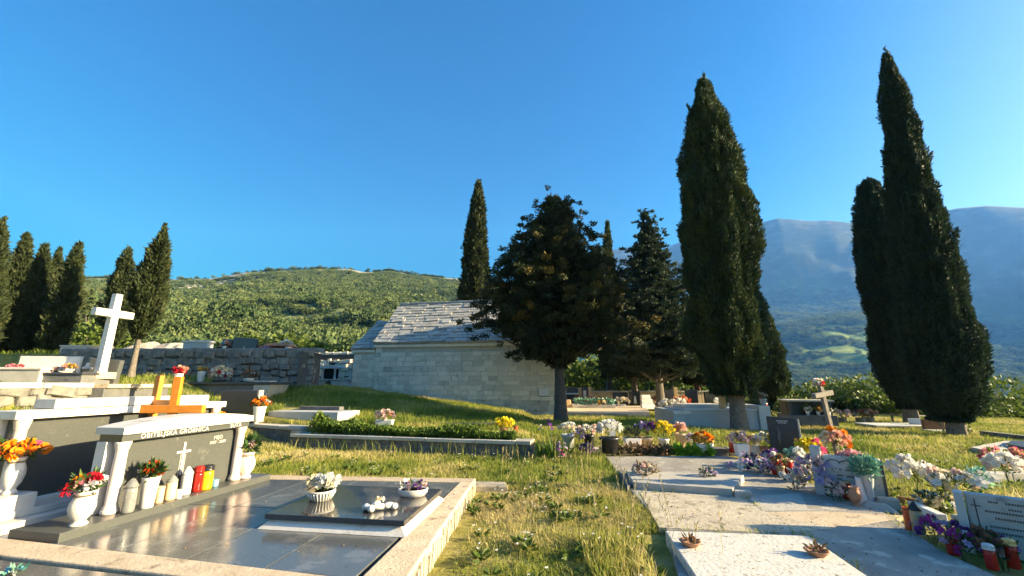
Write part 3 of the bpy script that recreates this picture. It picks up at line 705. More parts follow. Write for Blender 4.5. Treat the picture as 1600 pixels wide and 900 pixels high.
def conifer(label, base, top_z, prof, npad, per, mat, seed, trunk_h, trunk_r, bark, pad=(.42, .2), leaf=.16, name='conifer_tree', inner=9000, droop=-.12, gold=.3, lean=(0, 0), extra=()):
    rg = np.random.default_rng(seed); base = Vector(base); Ht = top_z - base.z
    T = thing(name, label, 'conifer tree', base)
    m = MB(); V, F = trunk_mesh(Ht * .9, trunk_r, trunk_r * .22, lean, seed); m.add(V, F); m.build('trunk', bark, T, smooth=True)
    pz = np.array([p[0] for p in prof]); pr = np.array([p[1] for p in prof])
    parts = []; lim = MB()
    zs = np.linspace(pz[0], pz[-1], 200); w_ = np.interp(zs, pz, pr) ** 1.25 + .12; cw = np.cumsum(w_) / w_.sum()
    for k in range(npad):
        if k < len(extra): az, z, rad, sc = extra[k]
        else:
            z = float(np.interp((k + .5) / npad, cw, zs)); az = k * 2.39996 + rg.normal(0, .3)
            rad = float(np.interp(z, pz, pr)) * (rg.uniform(.45, 1.08) if k % 3 else rg.uniform(.85, 1.12)); sc = 1
        sc *= .7 + .5 * min(1, rad / pr.max()) + rg.uniform(-.12, .15)
        c = np.array([math.sin(az) * rad, math.cos(az) * rad, z]); out = np.array([math.sin(az), math.cos(az), 0])
        side = np.array([out[1], -out[0], 0]); n = int(per * sc * sc)
        gb = rg.normal(0, .16)
        nl = 9; lc = rg.normal(size=(nl, 3)) * [.62, .55, .5]
        kk = rg.integers(0, nl, n); u3 = unit(rg.normal(size=(n, 3))) * (rg.random(n) ** .5)[:, None] * .34 + lc[kk]
        C = c + u3[:, :1] * out * pad[0] * sc * 1.15 + u3[:, 1:2] * side * pad[0] * sc + u3[:, 2:] * np.array([0, 0, 1]) * pad[1] * sc * 1.3 + np.array([0, 0, 1]) * (droop * u3[:, :1] * pad[0])
        D = u3[:, :1] * out * .7 + u3[:, 1:2] * side * .7 + out * .35 + np.array([0, 0, .55]) + rg.normal(size=(n, 3)) * .45
        tn = .36 + gb + .34 * (rg.random(n) - .5) + gold * np.clip(u3[:, 2] * .6 + u3[:, 0] * .35, -.5, 1)
        parts.append(blades(C, D, leaf * (.6 + .8 * rg.random(n)), leaf * .42, tn, rg=rg))
        b0 = Vector((lean[0] * z / Ht, lean[1] * z / Ht, max(.9, z - rad * .38))); b1 = Vector(c); mid = b0.lerp(b1, .55) + Vector((0, 0, -.06 * rad))
        lim.tube([b0, mid, b1], [.02 + .018 * rad, .014 + .01 * rad, .008], 5)
    lim.build('limbs', bark, T, smooth=True)
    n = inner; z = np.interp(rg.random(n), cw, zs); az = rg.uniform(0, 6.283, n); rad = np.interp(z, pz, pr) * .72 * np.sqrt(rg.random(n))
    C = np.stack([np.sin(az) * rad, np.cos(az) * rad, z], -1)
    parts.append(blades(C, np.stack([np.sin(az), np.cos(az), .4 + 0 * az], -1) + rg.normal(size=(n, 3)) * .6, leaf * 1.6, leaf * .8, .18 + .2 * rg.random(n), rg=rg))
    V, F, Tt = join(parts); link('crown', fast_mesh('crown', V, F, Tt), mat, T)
    return T
b_ = foot(875, 660)
conifer('broad dark conifer with golden brown tips in front of the chapel corner', b_, atY(850, 306, b_.y).z,
        [(1.75, .3), (2.15, 1.0), (2.7, 1.6), (3.4, 2.1), (4.2, 2.1), (5.1, 1.8), (6.0, 1.35), (6.6, .95), (7.2, .75), (7.6, .65), (7.95, .25)], 260, 440, 'cone_bearing_leaf', 21, 7, .2, 'dark_bark',
        pad=(.40, .22), leaf=.105, inner=13000, gold=.28, extra=[(1.5, 3.05, 2.75, 1.1), (1.55, 2.9, 2.35, 1.0), (1.48, 3.2, 3.0, .8), (1.4, 4.9, 2.1, .9), (-1.6, 3.4, 2.6, 1), (-1.5, 3.1, 2.5, .9), (1.6, 3.3, 2.1, 1)])
b_ = at(1033, 637, .2)
conifer('tall blue green spruce with tiered boughs between the broad tree and the full cypress', b_, 11.7,
        [(1.8, 1.3), (2.3, 2.0), (3.3, 2.25), (4.6, 2.05), (6.2, 1.6), (7.9, 1.1), (9.5, .6), (10.8, .24), (11.3, .05)], 280, 430, 'spruce_leaf', 22, 10, .2, 'bark', pad=(.5, .2), leaf=.15, inner=14000, droop=.1, gold=.25, name='spruce_tree')
b_ = at(994, 632, .2)
conifer('dark conifer on a straight pale trunk behind the white stacked plaque', b_, 6.2, [(1.7, .9), (2.3, 1.6), (3.4, 1.6), (4.4, 1.1), (5.4, .5), (5.9, .05)], 80, 280, 'cypress_leaf', 23, 6, .2, 'bark', pad=(.6, .3), leaf=.2, inner=7000, gold=.2)
b_ = at(1092, 630, .2)
conifer('dark conifer on a reddish trunk half hidden by the full cypress', b_, 7.0, [(1.3, .9), (2.4, 1.7), (3.6, 1.7), (5, 1.1), (6.4, .4), (6.9, .05)], 80, 280, 'cypress_leaf', 24, 6, .22, 'red_bark', pad=(.6, .3), leaf=.2, inner=7000, gold=.2)

def bush(label, p, s, n, mat='bush_leaf', seed=0, leaf=.12, name='bush', group=None, sx=1, cat='bush'):
    rg = np.random.default_rng(seed); T = thing(name, label, cat, p, 0, group)
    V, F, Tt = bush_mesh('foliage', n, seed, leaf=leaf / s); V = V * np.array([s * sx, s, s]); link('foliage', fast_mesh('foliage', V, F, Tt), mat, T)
    st = MB()
    for k in range(5):
        a = k * 1.3; st.tube([(0, 0, -.1), (.15 * s * math.cos(a), .15 * s * math.sin(a), .3 * s), (.35 * s * math.cos(a) * sx, .35 * s * math.sin(a), .7 * s)], [.02 * s, .015 * s, .006 * s], 5)
    st.build('stem', 'bark', T)
    return T
g_ = 'hedge bushes behind the cemetery edge'
for k, (u, v, d, s, lb) in enumerate([(1300, 650, 24, 1.9, 'bright green bush just beyond the weathered wooden cross'), (1345, 648, 23, 2.1, 'bright green bush beside the blunt cypress'), (1385, 650, 22, 1.8, 'low green bush directly behind the blunt cypress'), (1440, 652, 25, 1.7, 'green bush seen between the two dark cypresses'), (1545, 668, 18, 1.9, 'rounded yellow green bush close to the tallest cypress'), (1582, 676, 21, 1.5, 'smaller green bush at the edge of the picture'), (1255, 652, 25, 1.6, 'dense bush behind the black flat roofed tomb')]):
    p = dep(u, v, d); p.z = Hs(p.x, p.y) - .1; bush(lb, p, s, 1700, seed=60 + k, leaf=.17, group=g_, sx=1.3)
for k, u in enumerate(range(885, 1110, 26)):
    p = dep(u, 612, 34 + 3 * (k % 3)); p.z = .2; bush(['bright green bush beyond the far cemetery wall'][0], p, 3.1 + .5 * (k % 2), 1500, seed=80 + k, leaf=.3, group='bushes beyond the far wall', sx=1.2)
p = dep(1236, 654, 14.5); p.z = Hs(p.x, p.y); bush('small leafy bush beside the black flat roofed tomb', p, .85, 1300, seed=90, leaf=.08, sx=1.1)
p = dep(140, 548, 24); bush('bright green shrub between the cypress row and the white cross', (p.x, p.y, 2.5), 2.6, 2200, seed=91, leaf=.25)
p = dep(145, 520, 27); bush('olive brown shrub behind the bright green shrub', (p.x, p.y, 2.5), 4.6, 2600, 'olive_cypress_leaf', seed=92, leaf=.3)
p = dep(425, 545, 24); bush('leafy shrub behind the small orange tomb', (p.x, p.y, 2.5), 1.6, 1500, seed=93, leaf=.2, sx=1.8)
# ================================================================== FLOWERS, POTS AND CANDLES
BLO = {}
def blossom_mesh(kind, colour, var):
    key = (kind, colour, var)
    if key in BLO: return BLO[key]
    rg = np.random.default_rng(hash((kind, var)) % 1000 if False else var * 7 + len(kind)); V = []; F = []
    def petal(c, d, up, ln, wd, cup):
        d = Vector(d).normalized(); up = Vector(up).normalized(); s = d.cross(up).normalized()
        n = len(V); c = Vector(c)
        q = lambda a, b: tuple(c + d * ln * a + s * wd * b + up * cup * ln * a * a)
        V.extend([q(0, .12), q(.5, .5), q(.86, .36), q(1, 0), q(.86, -.36), q(.5, -.5), q(0, -.12)])
        F.append((n, n + 1, n + 5, n + 6)); F.append((n + 1, n + 2, n + 4, n + 5)); F.append((n + 2, n + 3, n + 4))
    if kind in ('mum', 'rose', 'peony'):
        N = {'mum': 40, 'rose': 18, 'peony': 28}[kind]
        for i in range(N):
            th = math.acos(max(-1, 1 - 1.45 * (i + .5) / N)); ph = i * 2.39996
            o = Vector((math.sin(th) * math.cos(ph), math.sin(th) * math.sin(ph), math.cos(th) * .8))
            tang = Vector((math.cos(th) * math.cos(ph), math.cos(th) * math.sin(ph), -math.sin(th)))
            d = o * .9 + tang * rg.uniform(-.3, .6) + Vector(rg.normal(size=3)) * .15
            wd = {'mum': .34, 'rose': .75, 'peony': .5}[kind]
            petal(o * .25, d, tang.cross(o) + Vector((.01, .02, .03)), .75, wd, .0)
            if kind != 'mum':
                V2 = V[-7:]; q = tang * .28
                n = len(V); V.extend([V2[2], V2[3], tuple(Vector(V2[3]) + q), tuple(Vector(V2[2]) + q)]); F.append((n, n + 1, n + 2, n + 3))
    elif kind == 'lily':
        for i in range(6):
            a = i * 1.0472; d = Vector((math.cos(a), math.sin(a), .55)); petal((0, 0, -.1), d, (0, 0, 1), 1.0, .5, -.25 + .1 * (i % 2))
        for i in range(5):
            a = i * 1.2566; petal((0, 0, .0), (math.cos(a) * .4, math.sin(a) * .4, 1), (math.cos(a), math.sin(a), 0), .45, .2, 0)
    elif kind == 'iris':
        for i in range(3):
            a = i * 2.0944; d = Vector((math.cos(a), math.sin(a), -.25)); petal((0, 0, 0), d, (0, 0, 1), 1.0, .75, -.35)
            d = Vector((math.cos(a + 1.05) * .35, math.sin(a + 1.05) * .35, 1)); petal((0, 0, 0), d, (math.cos(a + 1.05), math.sin(a + 1.05), 0), 1.0, .6, -.1)
    elif kind == 'daisy':
        for i in range(12):
            a = i * .5236; petal((.1 * math.cos(a), .1 * math.sin(a), 0), (math.cos(a), math.sin(a), .25 + .15 * (i % 2)), (0, 0, 1), .95, .42, -.1)
        for i in range(6):
            a = i * 1.05; petal((0, 0, .05), (math.cos(a) * .5, math.sin(a) * .5, .8), (0, 0, 1), .35, .3, 0)
    me = bpy.data.meshes.new('blossom'); me.from_pydata(V, [], F); me.materials.append(M['petal_' + colour]); me.update()
    BLO[key] = me; return me
def blossom(parent, p, size, kind, colour, name='blossom', face=None):
    o = bpy.data.objects.new(name, blossom_mesh(kind, colour, random.randrange(3))); COL.objects.link(o); o.parent = parent; o.location = p
    o.scale = (size, size, size * random.uniform(.85, 1.1))
    if face is None: face = (random.uniform(-.6, .6), random.uniform(-.6, .6), random.uniform(0, 6.28))
    o.rotation_euler = face; return o
def psr(px, p): d = p.y * CS + (p.z - EYE) * SN; return px * d / FPX / math.sqrt(1 + (p.x / d) ** 2)
def psz(px, p): return px * (p.y * CS + (p.z - EYE) * SN) / FPX
URN = [(.62, 0), (.70, .03), (.66, .07), (.46, .12), (.52, .17), (.82, .30), (1.0, .50), (.97, .66), (.74, .82), (.66, .89), (.80, .95), (.84, 1.0), (.72, 1.0), (.62, .93)]
VASE = [(.70, 0), (.74, .02), (.80, .35), (.92, .8), (1.0, .97), (1.0, 1.0), (.92, 1.0), (.86, .92)]
POT = [(.66, 0), (.72, .03), (.90, .8), (1.0, .84), (1.0, 1.0), (.9, 1.0), (.85, .9)]
FLARE = [(.62, 0), (.6, .05), (.5, .12), (.62, .5), (.95, .97), (1.0, 1.0), (.9, 1.0), (.8, .9)]
BOWL = [(.7, 0), (.78, .05), (.95, .5), (1.0, .95), (1.0, 1.0), (.92, 1.0), (.85, .9)]
CONE = [(1.0, 0), (.98, .03), (.72, .4), (.52, .85), (.56, 1.0), (.44, 1.0)]
def pot_part(T, kind, r, h, mat, sx=1, sy=1, name='pot'):
    b = MB()
    if kind == 'box':
        b.frustum([(-.9 * r * sx, -.9 * r * sy, 0), (.9 * r * sx, -.9 * r * sy, 0), (.9 * r * sx, .9 * r * sy, 0), (-.9 * r * sx, .9 * r * sy, 0)], [(-r * sx, -r * sy, h), (r * sx, -r * sy, h), (r * sx, r * sy, h), (-r * sx, r * sy, h)])
        return b.build(name, mat, T, bevel=min(.012, h * .12))
    prof = {'urn': URN, 'vase': VASE, 'pot': POT, 'flare': FLARE, 'bowl': BOWL, 'cone': CONE}[kind]
    b.lathe([(a * r, z * h) for a, z in prof], 28, None, sx, sy); o = b.build(name, mat, T, smooth=True)
    return o
def leaves_part(T, c, spread, n, mat, size, seed, up=.7, name='foliage'):
    rg = np.random.default_rng(seed); c = np.asarray(c, float); sp = np.asarray(spread, float)
    d = unit(rg.normal(size=(n, 3))); C = c + d * (rg.random(n) ** .5)[:, None] * sp * .8
    D = d + [0, 0, up] + rg.normal(size=(n, 3)) * .3
    V, F, Tt = blades(C, D, size * (.6 + .8 * rg.random(n)), size * .4, .5 + .6 * (rg.random(n) - .5), rg=rg)
    st = MB()
    for k in range(6):
        q = rg.integers(0, n); st.tube([(c[0] * .3, c[1] * .3, c[2] - sp[2] * 1.3), tuple((C[q] + c) / 2), tuple(C[q])], size * .03 + .001, 4)
    o = link(name, fast_mesh(name, V, F, Tt), mat, T)
    sm = st.build('stem', 'pot_leaf_stem', o); return o
plain('pot_leaf_stem', (.06, .10, .03), .6)
SEED = [100]
def arrangement(label, p, pot=None, fl=(), spread=(.1, .1, .07), lift=0.0, leaf=('pot_leaf', 60, .06), group=None, rot=0, name='flower_arrangement', cat='flowers', kind='rose', top=True):
    """pot = (kind, radius, height, material, sx, sy); fl = [(colour, how many, blossom radius[, kind])]"""
    SEED[0] += 1; rg = random.Random(SEED[0])
    T = thing(name, label, cat, p, rot, group); h = 0
    if pot:
        h = pot[2]; pot_part(T, pot[0], pot[1], pot[2], pot[3], *(pot[4:6] if len(pot) > 4 else (1, 1)))
        if pot[0] != 'cone':
            m = MB(); sx, sy = (pot[4:6] if len(pot) > 4 else (1, 1)); m.lathe([(pot[1] * .84, h * .86), (pot[1] * .84, h * .9)], 16, None, sx * .97, sy * .97); m.build('soil', 'soil', T)
    c = (0, 0, h + spread[2] * .7 + lift)
    if leaf: leaves_part(T, c, (spread[0] * 1.25, spread[1] * 1.25, spread[2] * 1.2), int(leaf[1] * 1.3), leaf[0], leaf[2], SEED[0])
    tot = sum(f[1] for f in fl); i = 0
    seq = [f for f in fl for _ in range(f[1])]; rg.shuffle(seq)
    for f in seq:
        t = (i + .5) / max(tot, 1); th = math.acos(1 - (1.25 if top else 1.7) * t); ph = i * 2.39996 + SEED[0]
        k = rg.choice((.85, 1, 1, 1.1, 1.3)); q = (math.sin(th) * math.cos(ph) * spread[0] * k, math.sin(th) * math.sin(ph) * spread[1] * k, c[2] + (math.cos(th) * .95 + rg.uniform(-.12, .12)) * spread[2])
        blossom(T, q, f[2] * rg.uniform(1.05, 1.45), f[3] if len(f) > 3 else kind, f[0], face=(-math.sin(ph) * th * .7 + rg.uniform(-.2, .2), math.cos(ph) * th * .7 + rg.uniform(-.2, .2), rg.uniform(0, 6)))
        i += 1
    return T
def lantern(label, p, r, h, body, cap, style='candle', group=None, capname='lid'):
    T = thing('grave_candle', label, 'grave candle', p, random.uniform(0, 6), group)
    b = MB(); bh = h * (.74 if style != 'plain' else .98)
    b.lathe([(.86 * r, 0), (.98 * r, .03 * h), (r, .1 * h), (r * 1.0, bh * .85), (r * .9, bh)], 20); b.build('glass', body, T, smooth=True)
    if style == 'candle':
        c = MB(); c.lathe([(1.05 * r, bh), (1.08 * r, bh + .02 * h), (1.05 * r, bh + .035 * h), (1.0 * r, bh + .14 * h), (1.04 * r, bh + .155 * h), (1.0 * r, bh + .175 * h), (.72 * r, bh + .215 * h), (.2 * r, bh + .225 * h)], 24); c.build(capname, cap, T, smooth=True)
        v = MB()
        for k in range(7):
            a = k * .8976; v.box(-.12 * r, -.02 * r, 0, .12 * r, .05 * r, .07 * h, Matrix.Translation((.99 * r * math.cos(a), .99 * r * math.sin(a), bh + .055 * h)) @ Matrix.Rotation(a + 1.57, 4, 'Z'))
        v.build('vent', 'black_plastic', T)
    elif style == 'cone':
        c = MB(); c.lathe([(1.05 * r, bh), (1.02 * r, bh + .04 * h), (.62 * r, bh + .16 * h), (.22 * r, h)], 20); c.build(capname, cap, T, smooth=True)
        c = MB(); c.lathe([(.8 * r, .01), (.8 * r, bh * .5)], 14); c.build('wax', 'cream_wax', T)
    elif style == 'plain':
        c = MB(); c.lathe([(1.03 * r, bh - .07 * h), (1.05 * r, bh - .03 * h), (1.0 * r, h), (.86 * r, h), (.82 * r, h * .93)], 20); c.build('rim', cap, T, smooth=True)
    return T

# ================================================================== FAMILY TOMB WITH THE LONG POLISHED FLOOR
E1 = Vector((.179, .984, 0)); AX = math.atan2(E1.y, E1.x)      # graves on this side share one direction
def up_box(m, u0, v0, z0, u1, v1, z1, T=None): return m.box(u0, v0, z0, u1, v1, z1, T)
def quad_slab(name, pts, z0, z1, mat, parent, bevel=.004):
    l = parent.matrix_basis.inverted() if parent is not None else Matrix()
    b = MB(); lo = [l @ Vector((x, y, z0)) for x, y in pts]; hi = [l @ Vector((x, y, z1)) for x, y in pts]
    a = sum(pts[i][0] * pts[(i + 1) % len(pts)][1] - pts[(i + 1) % len(pts)][0] * pts[i][1] for i in range(len(pts)))
    if a < 0: lo.reverse(); hi.reverse()
    b.frustum([tuple(p) for p in lo], [tuple(p) for p in hi]); return b.build(name, mat, parent, bevel=bevel)
def lerp2(a, b, t): return (a[0] + (b[0] - a[0]) * t, a[1] + (b[1] - a[1]) * t)
def headstone_cap(m, L_, y0, y1, zb, ze, zm, n=12):
    for k in range(n):
        a, b = -L_ / 2 + L_ * k / n, -L_ / 2 + L_ * (k + 1) / n
        f = lambda x: ze + (zm - ze) * max(0, math.cos(x / L_ * math.pi)) ** .8
        m.frustum([(a, y0, zb), (b, y0, zb), (b, y1, zb), (a, y1, zb)], [(a, y0, f(a)), (b, y0, f(b)), (b, y1, f(b)), (a, y1, f(a))])
COLP = [(.062, 0), (.07, .01), (.07, .04), (.058, .046), (.062, .064), (.05, .075), (.052, .30), (.048, .56), (.05, .575), (.056, .585), (.056, .60), (.06, .61), (.066, .635), (.066, .65)]
def family_tomb():
    C = Vector((-3.70, 4.98, 0))
    T = thing('family_tomb', 'grey granite family tomb with two white columns, an inscribed lintel and a polished floor', 'tomb', C, AX)
    # local: x along the headstone away from the camera, -y towards the floor
    w2 = lambda x, y: (T.matrix_basis @ Vector((x, y, 0))).xy
    FL_, FR_, BR_, BL_ = (-3.80, 3.70), (-1.06, 3.12), (-.70, 5.87), (-3.46, 6.06)
    na = 4; g = .004
    for k in range(na):
        a, b = k / na, (k + 1) / na
        for j in range(2):
            c, d = j / 2, (j + 1) / 2
            P = lambda s, t: lerp2(lerp2(FL_, FR_, s), lerp2(BL_, BR_, s), t)
            quad_slab('floor_panel', [P(a + g / 2, c + g / 2), P(b - g / 2, c + g / 2), P(b - g / 2, d - g / 2), P(a + g / 2, d - g / 2)], .1, .18, 'polished_granite', T, .002)
    # concrete frame round the floor
    o = .40
    quad_slab('frame', [(-.69, 5.90), (-.52, 5.86), (-.72, 2.9), (-1.045, 2.9)], -.1, .186, 'beige_concrete', T, .012)
    quad_slab('frame', [(-3.62, 6.09), (-3.60, 6.32), (-.50, 6.10), (-.52, 5.868), (-.70, 5.892)], -.1, .184, 'beige_concrete', T, .012)
    quad_slab('frame', [(-4.35, 3.86), (-1.055, 3.105), (-1.10, 2.90), (-4.42, 3.60)], -.1, .188, 'beige_concrete', T, .012)
    q = MB()
    for k in range(44):                                                 # broken stone facing of the frame's outer side
        t = k / 44; y = 2.95 + (6.05 - 2.95) * t; x = -.72 + .20 * t + .005
        h = random.uniform(.07, .16); q.box(x - .01, y, -.05, x + random.uniform(.01, .03), y + .066, random.uniform(.1, .165))
    loc = T.matrix_basis.inverted(); q.v = [tuple(loc @ Vector(v)) for v in q.v]
    tag(q.build('frame_facing', 'rough_concrete', T, bevel=.004), kind='stuff')
    # step and headstone
    m = MB(); m.box(-1.22, -.20, .0, 1.12, .34, .25); m.build('step', 'grey_granite', T, bevel=.004)
    m = MB(); m.box(-.70, .06, .25, .70, .16, .90); m.build('headstone_panel', 'grey_granite', T, bevel=.003)
    for s in (-.715, .715):
        m = MB(); m.lathe([(r, z) for r, z in COLP], 24); m.build('column', 'pink_marble', T, (s, 0, .25), smooth=True)
        m = MB(); m.box(s - .075, .10, .25, s + .075, .22, .90); m.build('pilaster', 'white_marble', T, bevel=.004)
    m = MB(); m.box(-.775, -.055, .902, .775, .22, .968); m.build('lintel', 'grey_granite', T, bevel=.003)
    m = MB(); headstone_cap(m, 1.60, -.09, .25, .97, 1.035, 1.105); m.build('cap', 'white_marble', T)
    rx = (R(90), 0, 0)
    text('OBITELJSKA GROBNICA', .066, 'lettering', T, (-.22, -.0575, .934), rx, spacing=1.12)
    text('\u0160UTA', .066, 'lettering', T, (.56, -.0575, .934), rx, spacing=1.12)
    text('MIJO', .062, 'lettering', T, (.44, .058, .80), rx); text('1937 - 2009', .048, 'lettering', T, (.44, .058, .745), rx)
    m = MB(); m.box(-.012, .052, .45, .012, .0585, .80); m.box(-.085, .052, .685, -.013, .0585, .709); m.box(.013, .052, .685, .085, .0585, .709)
    m.box(-.03, .0545, .44, -.024, .0585, .67); m.box(.024, .0545, .44, .03, .0585, .67); m.build('engraved_cross', 'lettering', T)
    # raised slab
    s = [(-2.25, 4.10), (-.93, 3.90), (-.79, 5.00), (-2.05, 5.20)]
    cx = sum(p[0] for p in s) / 4; cyy = sum(p[1] for p in s) / 4
    l = T.matrix_basis.inverted(); b = MB()
    ex = lambda p, f: (cx + (p[0] - cx) * f, cyy + (p[1] - cyy) * f)
    b.frustum([tuple(l @ Vector((*ex(p, 1.06), .181))) for p in s], [tuple(l @ Vector((*ex(p, .93), .252))) for p in s]); b.build('slab_plinth', 'white_marble', T, bevel=.004)
    quad_slab('grave_slab', s, .254, .30, 'black_granite', T, .003)
    return T
TOMB = family_tomb()
def on_tomb(x, y, z): return TOMB.matrix_basis @ Vector((x, y, z))

# apron of rough concrete beyond the frame
def slab_thing(name, label, cat, pts, z0, z1, mat, part='slab', bevel=.01, group=None):
    c = Vector((sum(p[0] for p in pts) / len(pts), sum(p[1] for p in pts) / len(pts), z0)); T = thing(name, label, cat, c, 0, group)
    quad_slab(part, pts, z0, z1, mat, T, bevel); return T
ap = quad_slab('concrete_path', [(-3.7, 6.33), (-3.72, 6.62), (-.1, 6.35), (-.05, 6.08), (-.49, 6.11)], -.1, .09, 'rough_concrete', None, .02); tag(ap, kind='structure')
# the next tomb floor in the near corner
slab_thing('tomb_floor', 'corner of a dark grey tomb floor lying in front of the concrete frame', 'grave slab', [(-4.3, 3.52), (-1.13, 2.86), (-1.3, 2.2), (-4.6, 2.5)], -.05, .184, 'polished_granite')
bl = arrangement('small light blue artificial flower lying on the near dark tomb floor', at(20, 898, .187), None, [('sky', 2, .035, 'lily'), ('white', 1, .025, 'lily')], (.05, .03, .02), leaf=('mint_leaf', 14, .05))

# --- on the step, from the near column to the far one
p = at(122, 821, .25); arrangement('white urn of red, pink and white flowers at the near end of the granite step', p, ('urn', psr(24, p), psz(50, p), 'white_marble'), [('red', 5, .042), ('pink', 2, .035), ('orange', 1, .035), ('white', 2, .04)], (.095, .095, .07), leaf=('pot_leaf', 60, .08), name='flower_urn')
p = at(198, 801, .25); lantern('clear plastic grave lantern with a pointed lid and cream wax beside the near column', p, psr(12, p), psz(50, p), 'clear_plastic', 'clear_plastic', 'cone')
p = at(228, 793, .25); T_ = arrangement('tall white vase with an orange red anthurium and dark leaves on the granite step', p, ('vase', psr(16, p), psz(45, p), 'white_ceramic'), [('deep_orange', 3, .05, 'rose'), ('white', 1, .035, 'lily')], (.08, .06, .05), lift=.02, leaf=('pot_leaf', 90, .09), name='flower_vase')
p = at(247, 786, .25); lantern('short cream grave candle next to the tall white vase', p, psr(7.5, p), psz(24, p), 'cream_wax', 'cream_wax', 'plain')
p = at(264, 781, .25); lantern('taller clear candle with cream wax inside and a small yellow flower over it', p, psr(10, p), psz(36, p), 'cream_wax', 'clear_plastic', 'cone')
p = at(273, 779, .25) + Vector((.04, 0, 0)); lantern('tiny white candle cup standing against the taller clear candle', p, psr(5, p), psz(13, p), 'white_plastic', 'white_plastic', 'plain')
p = at(288, 773, .25); lantern('silver grave lantern with a white conical lid', p, psr(9.5, p), psz(41, p), 'silver_metal', 'white_plastic', 'cone')
p = at(306, 768, .25); lantern('red plastic grave candle beside the yellow one', p, psr(9, p), psz(39, p), 'red_glass', 'red_glass', 'candle')
p = at(320, 765, .25); lantern('bright yellow grave candle with a black top', p, psr(11, p), psz(38, p), 'yellow_glass', 'black_plastic', 'candle')
p = at(335, 760, .25); lantern('small light blue candle cup near the far column', p, psr(6, p), psz(10, p), 'blue_plastic', 'blue_plastic', 'plain')
p = at(371, 750, .25) + Vector((.02, .12, 0)); arrangement('pinkish urn with a pink flower and long leaves at the far end of the step', p, ('urn', psr(14, p), psz(38, p), 'pink_ceramic'), [('pale_pink', 3, .05, 'peony')], (.07, .07, .05), lift=.05, leaf=('pot_leaf', 60, .12), name='flower_urn')
# --- on the raised black slab
p = at(501, 781, .30); T_ = arrangement('white flowers in a ribbed white pot on the raised black slab', p, ('pot', psr(23, p), psz(15, p), 'white_ceramic'), [('white', 9, .042, 'rose'), ('cream', 5, .04, 'rose')], (.14, .11, .075), leaf=('pot_leaf', 60, .05), name='flower_pot')
m = MB()
for k in range(26):
    a = k * 6.283 / 26; r_ = psz(20, p); m.tube([(r_ * .74 * math.cos(a), r_ * .74 * math.sin(a), .004), (r_ * 1.03 * math.cos(a), r_ * 1.03 * math.sin(a), psz(12, p))], .006, 5)
m.build('ribs', 'white_ceramic', T_, smooth=True)
p = at(645, 775, .30); arrangement('oval white planter of purple and white flowers on the far corner of the black slab', p, ('bowl', psr(24, p), psz(11, p), 'white_ceramic', 1, .7), [('white', 6, .026, 'daisy'), ('purple', 5, .024, 'rose'), ('pale_pink', 4, .026, 'rose')], (.14, .09, .045), leaf=('pot_leaf', 40, .035), name='flower_planter', rot=.1)
def ornament():
    p = at(593, 797, .30); T = thing('stone_ornament', 'small white stone cross ornament with a rose lying on the black slab', 'ornament', p, .35)
    def lobe(m, c, r): m.lathe([(r[0] * math.cos(t), r[2] * math.sin(t)) for t in np.linspace(-1.5, 1.5, 9)], 14, Matrix.Translation(c) , 1, r[1] / r[0])
    m = MB()
    for c, r in (((-.12, .03, .03), (.035, .05, .03)), ((-.08, -.05, .032), (.035, .045, .032)), ((0, .0, .03), (.07, .035, .028)), ((.08, .0, .032), (.06, .04, .03)), ((.13, -.02, .028), (.035, .035, .028)), ((-.03, .03, .05), (.04, .035, .03))): lobe(m, c, r)
    m.build('cross', 'white_marble', T, smooth=True)
    blossom(T, (-.02, .02, .088), .032, 'rose', 'cream', 'stone_rose'); blossom(T, (.02, .035, .085), .028, 'rose', 'white', 'stone_rose')
ornament()

# ================================================================== THE TOMB BEHIND IT
def second_tomb():
    T = thing('family_tomb', 'wide grey family tomb with a raised white beam standing behind the inscribed one', 'tomb', (-5.0, 4.32, 0), AX)
    L_ = 2.4
    m = MB(); m.box(.04, .06, .30, L_ - .04, .16, 1.10); m.build('headstone_panel', 'grey_granite', T, bevel=.003)
    m = MB(); m.box(.31, .07, 1.10, 2.05, .15, 1.18); m.build('upper_panel', 'dark_granite', T)
    for a, b in ((-.04, .36), (2.02, L_ + .04)):
        m = MB(); m.box(a, -.06, 1.10, b, .26, 1.185); m.build('cap', 'white_marble', T, bevel=.008)
    m = MB(); m.box(.362, -.055, 1.10, 2.018, .0, 1.182); m.build('cap', 'white_marble', T, bevel=.006)
    m = MB(); m.box(.26, -.05, 1.19, 2.12, .24, 1.29); m.build('beam', 'white_marble', T, bevel=.008)
    for x in (.06, L_ - .08):
        m = MB(); m.lathe([(r, z * 1.3) for r, z in COLP], 20); m.build('column', 'pink_marble', T, (x, 0, .255), smooth=True)
        m = MB(); m.box(x - .07, .161, .26, x + .07, .24, 1.10); m.build('pilaster', 'white_marble', T)
    for k, (y, z0, z1) in enumerate(((-.22, .19, .255), (-.36, .10, .188), (-.50, -.05, .098))):
        m = MB(); m.box(-.55, y, z0, L_ + .1, .36, z1); m.build('step', 'white_marble', T, bevel=.006)
    m = MB()
    for z in (.36, .42): m.box(1.9, -.005, z, 2.2, .058, z + .02)
    return T
second_tomb()
p = at(14, 772, .40); arrangement('white urn with bright orange and magenta flowers beside the wide grey tomb', p, ('urn', psr(20, p), psz(54, p), 'white_marble'), [('orange', 9, .058, 'rose'), ('hot_pink', 2, .05, 'rose')], (.14, .13, .085), leaf=('pot_leaf', 60, .09), name='flower_urn')
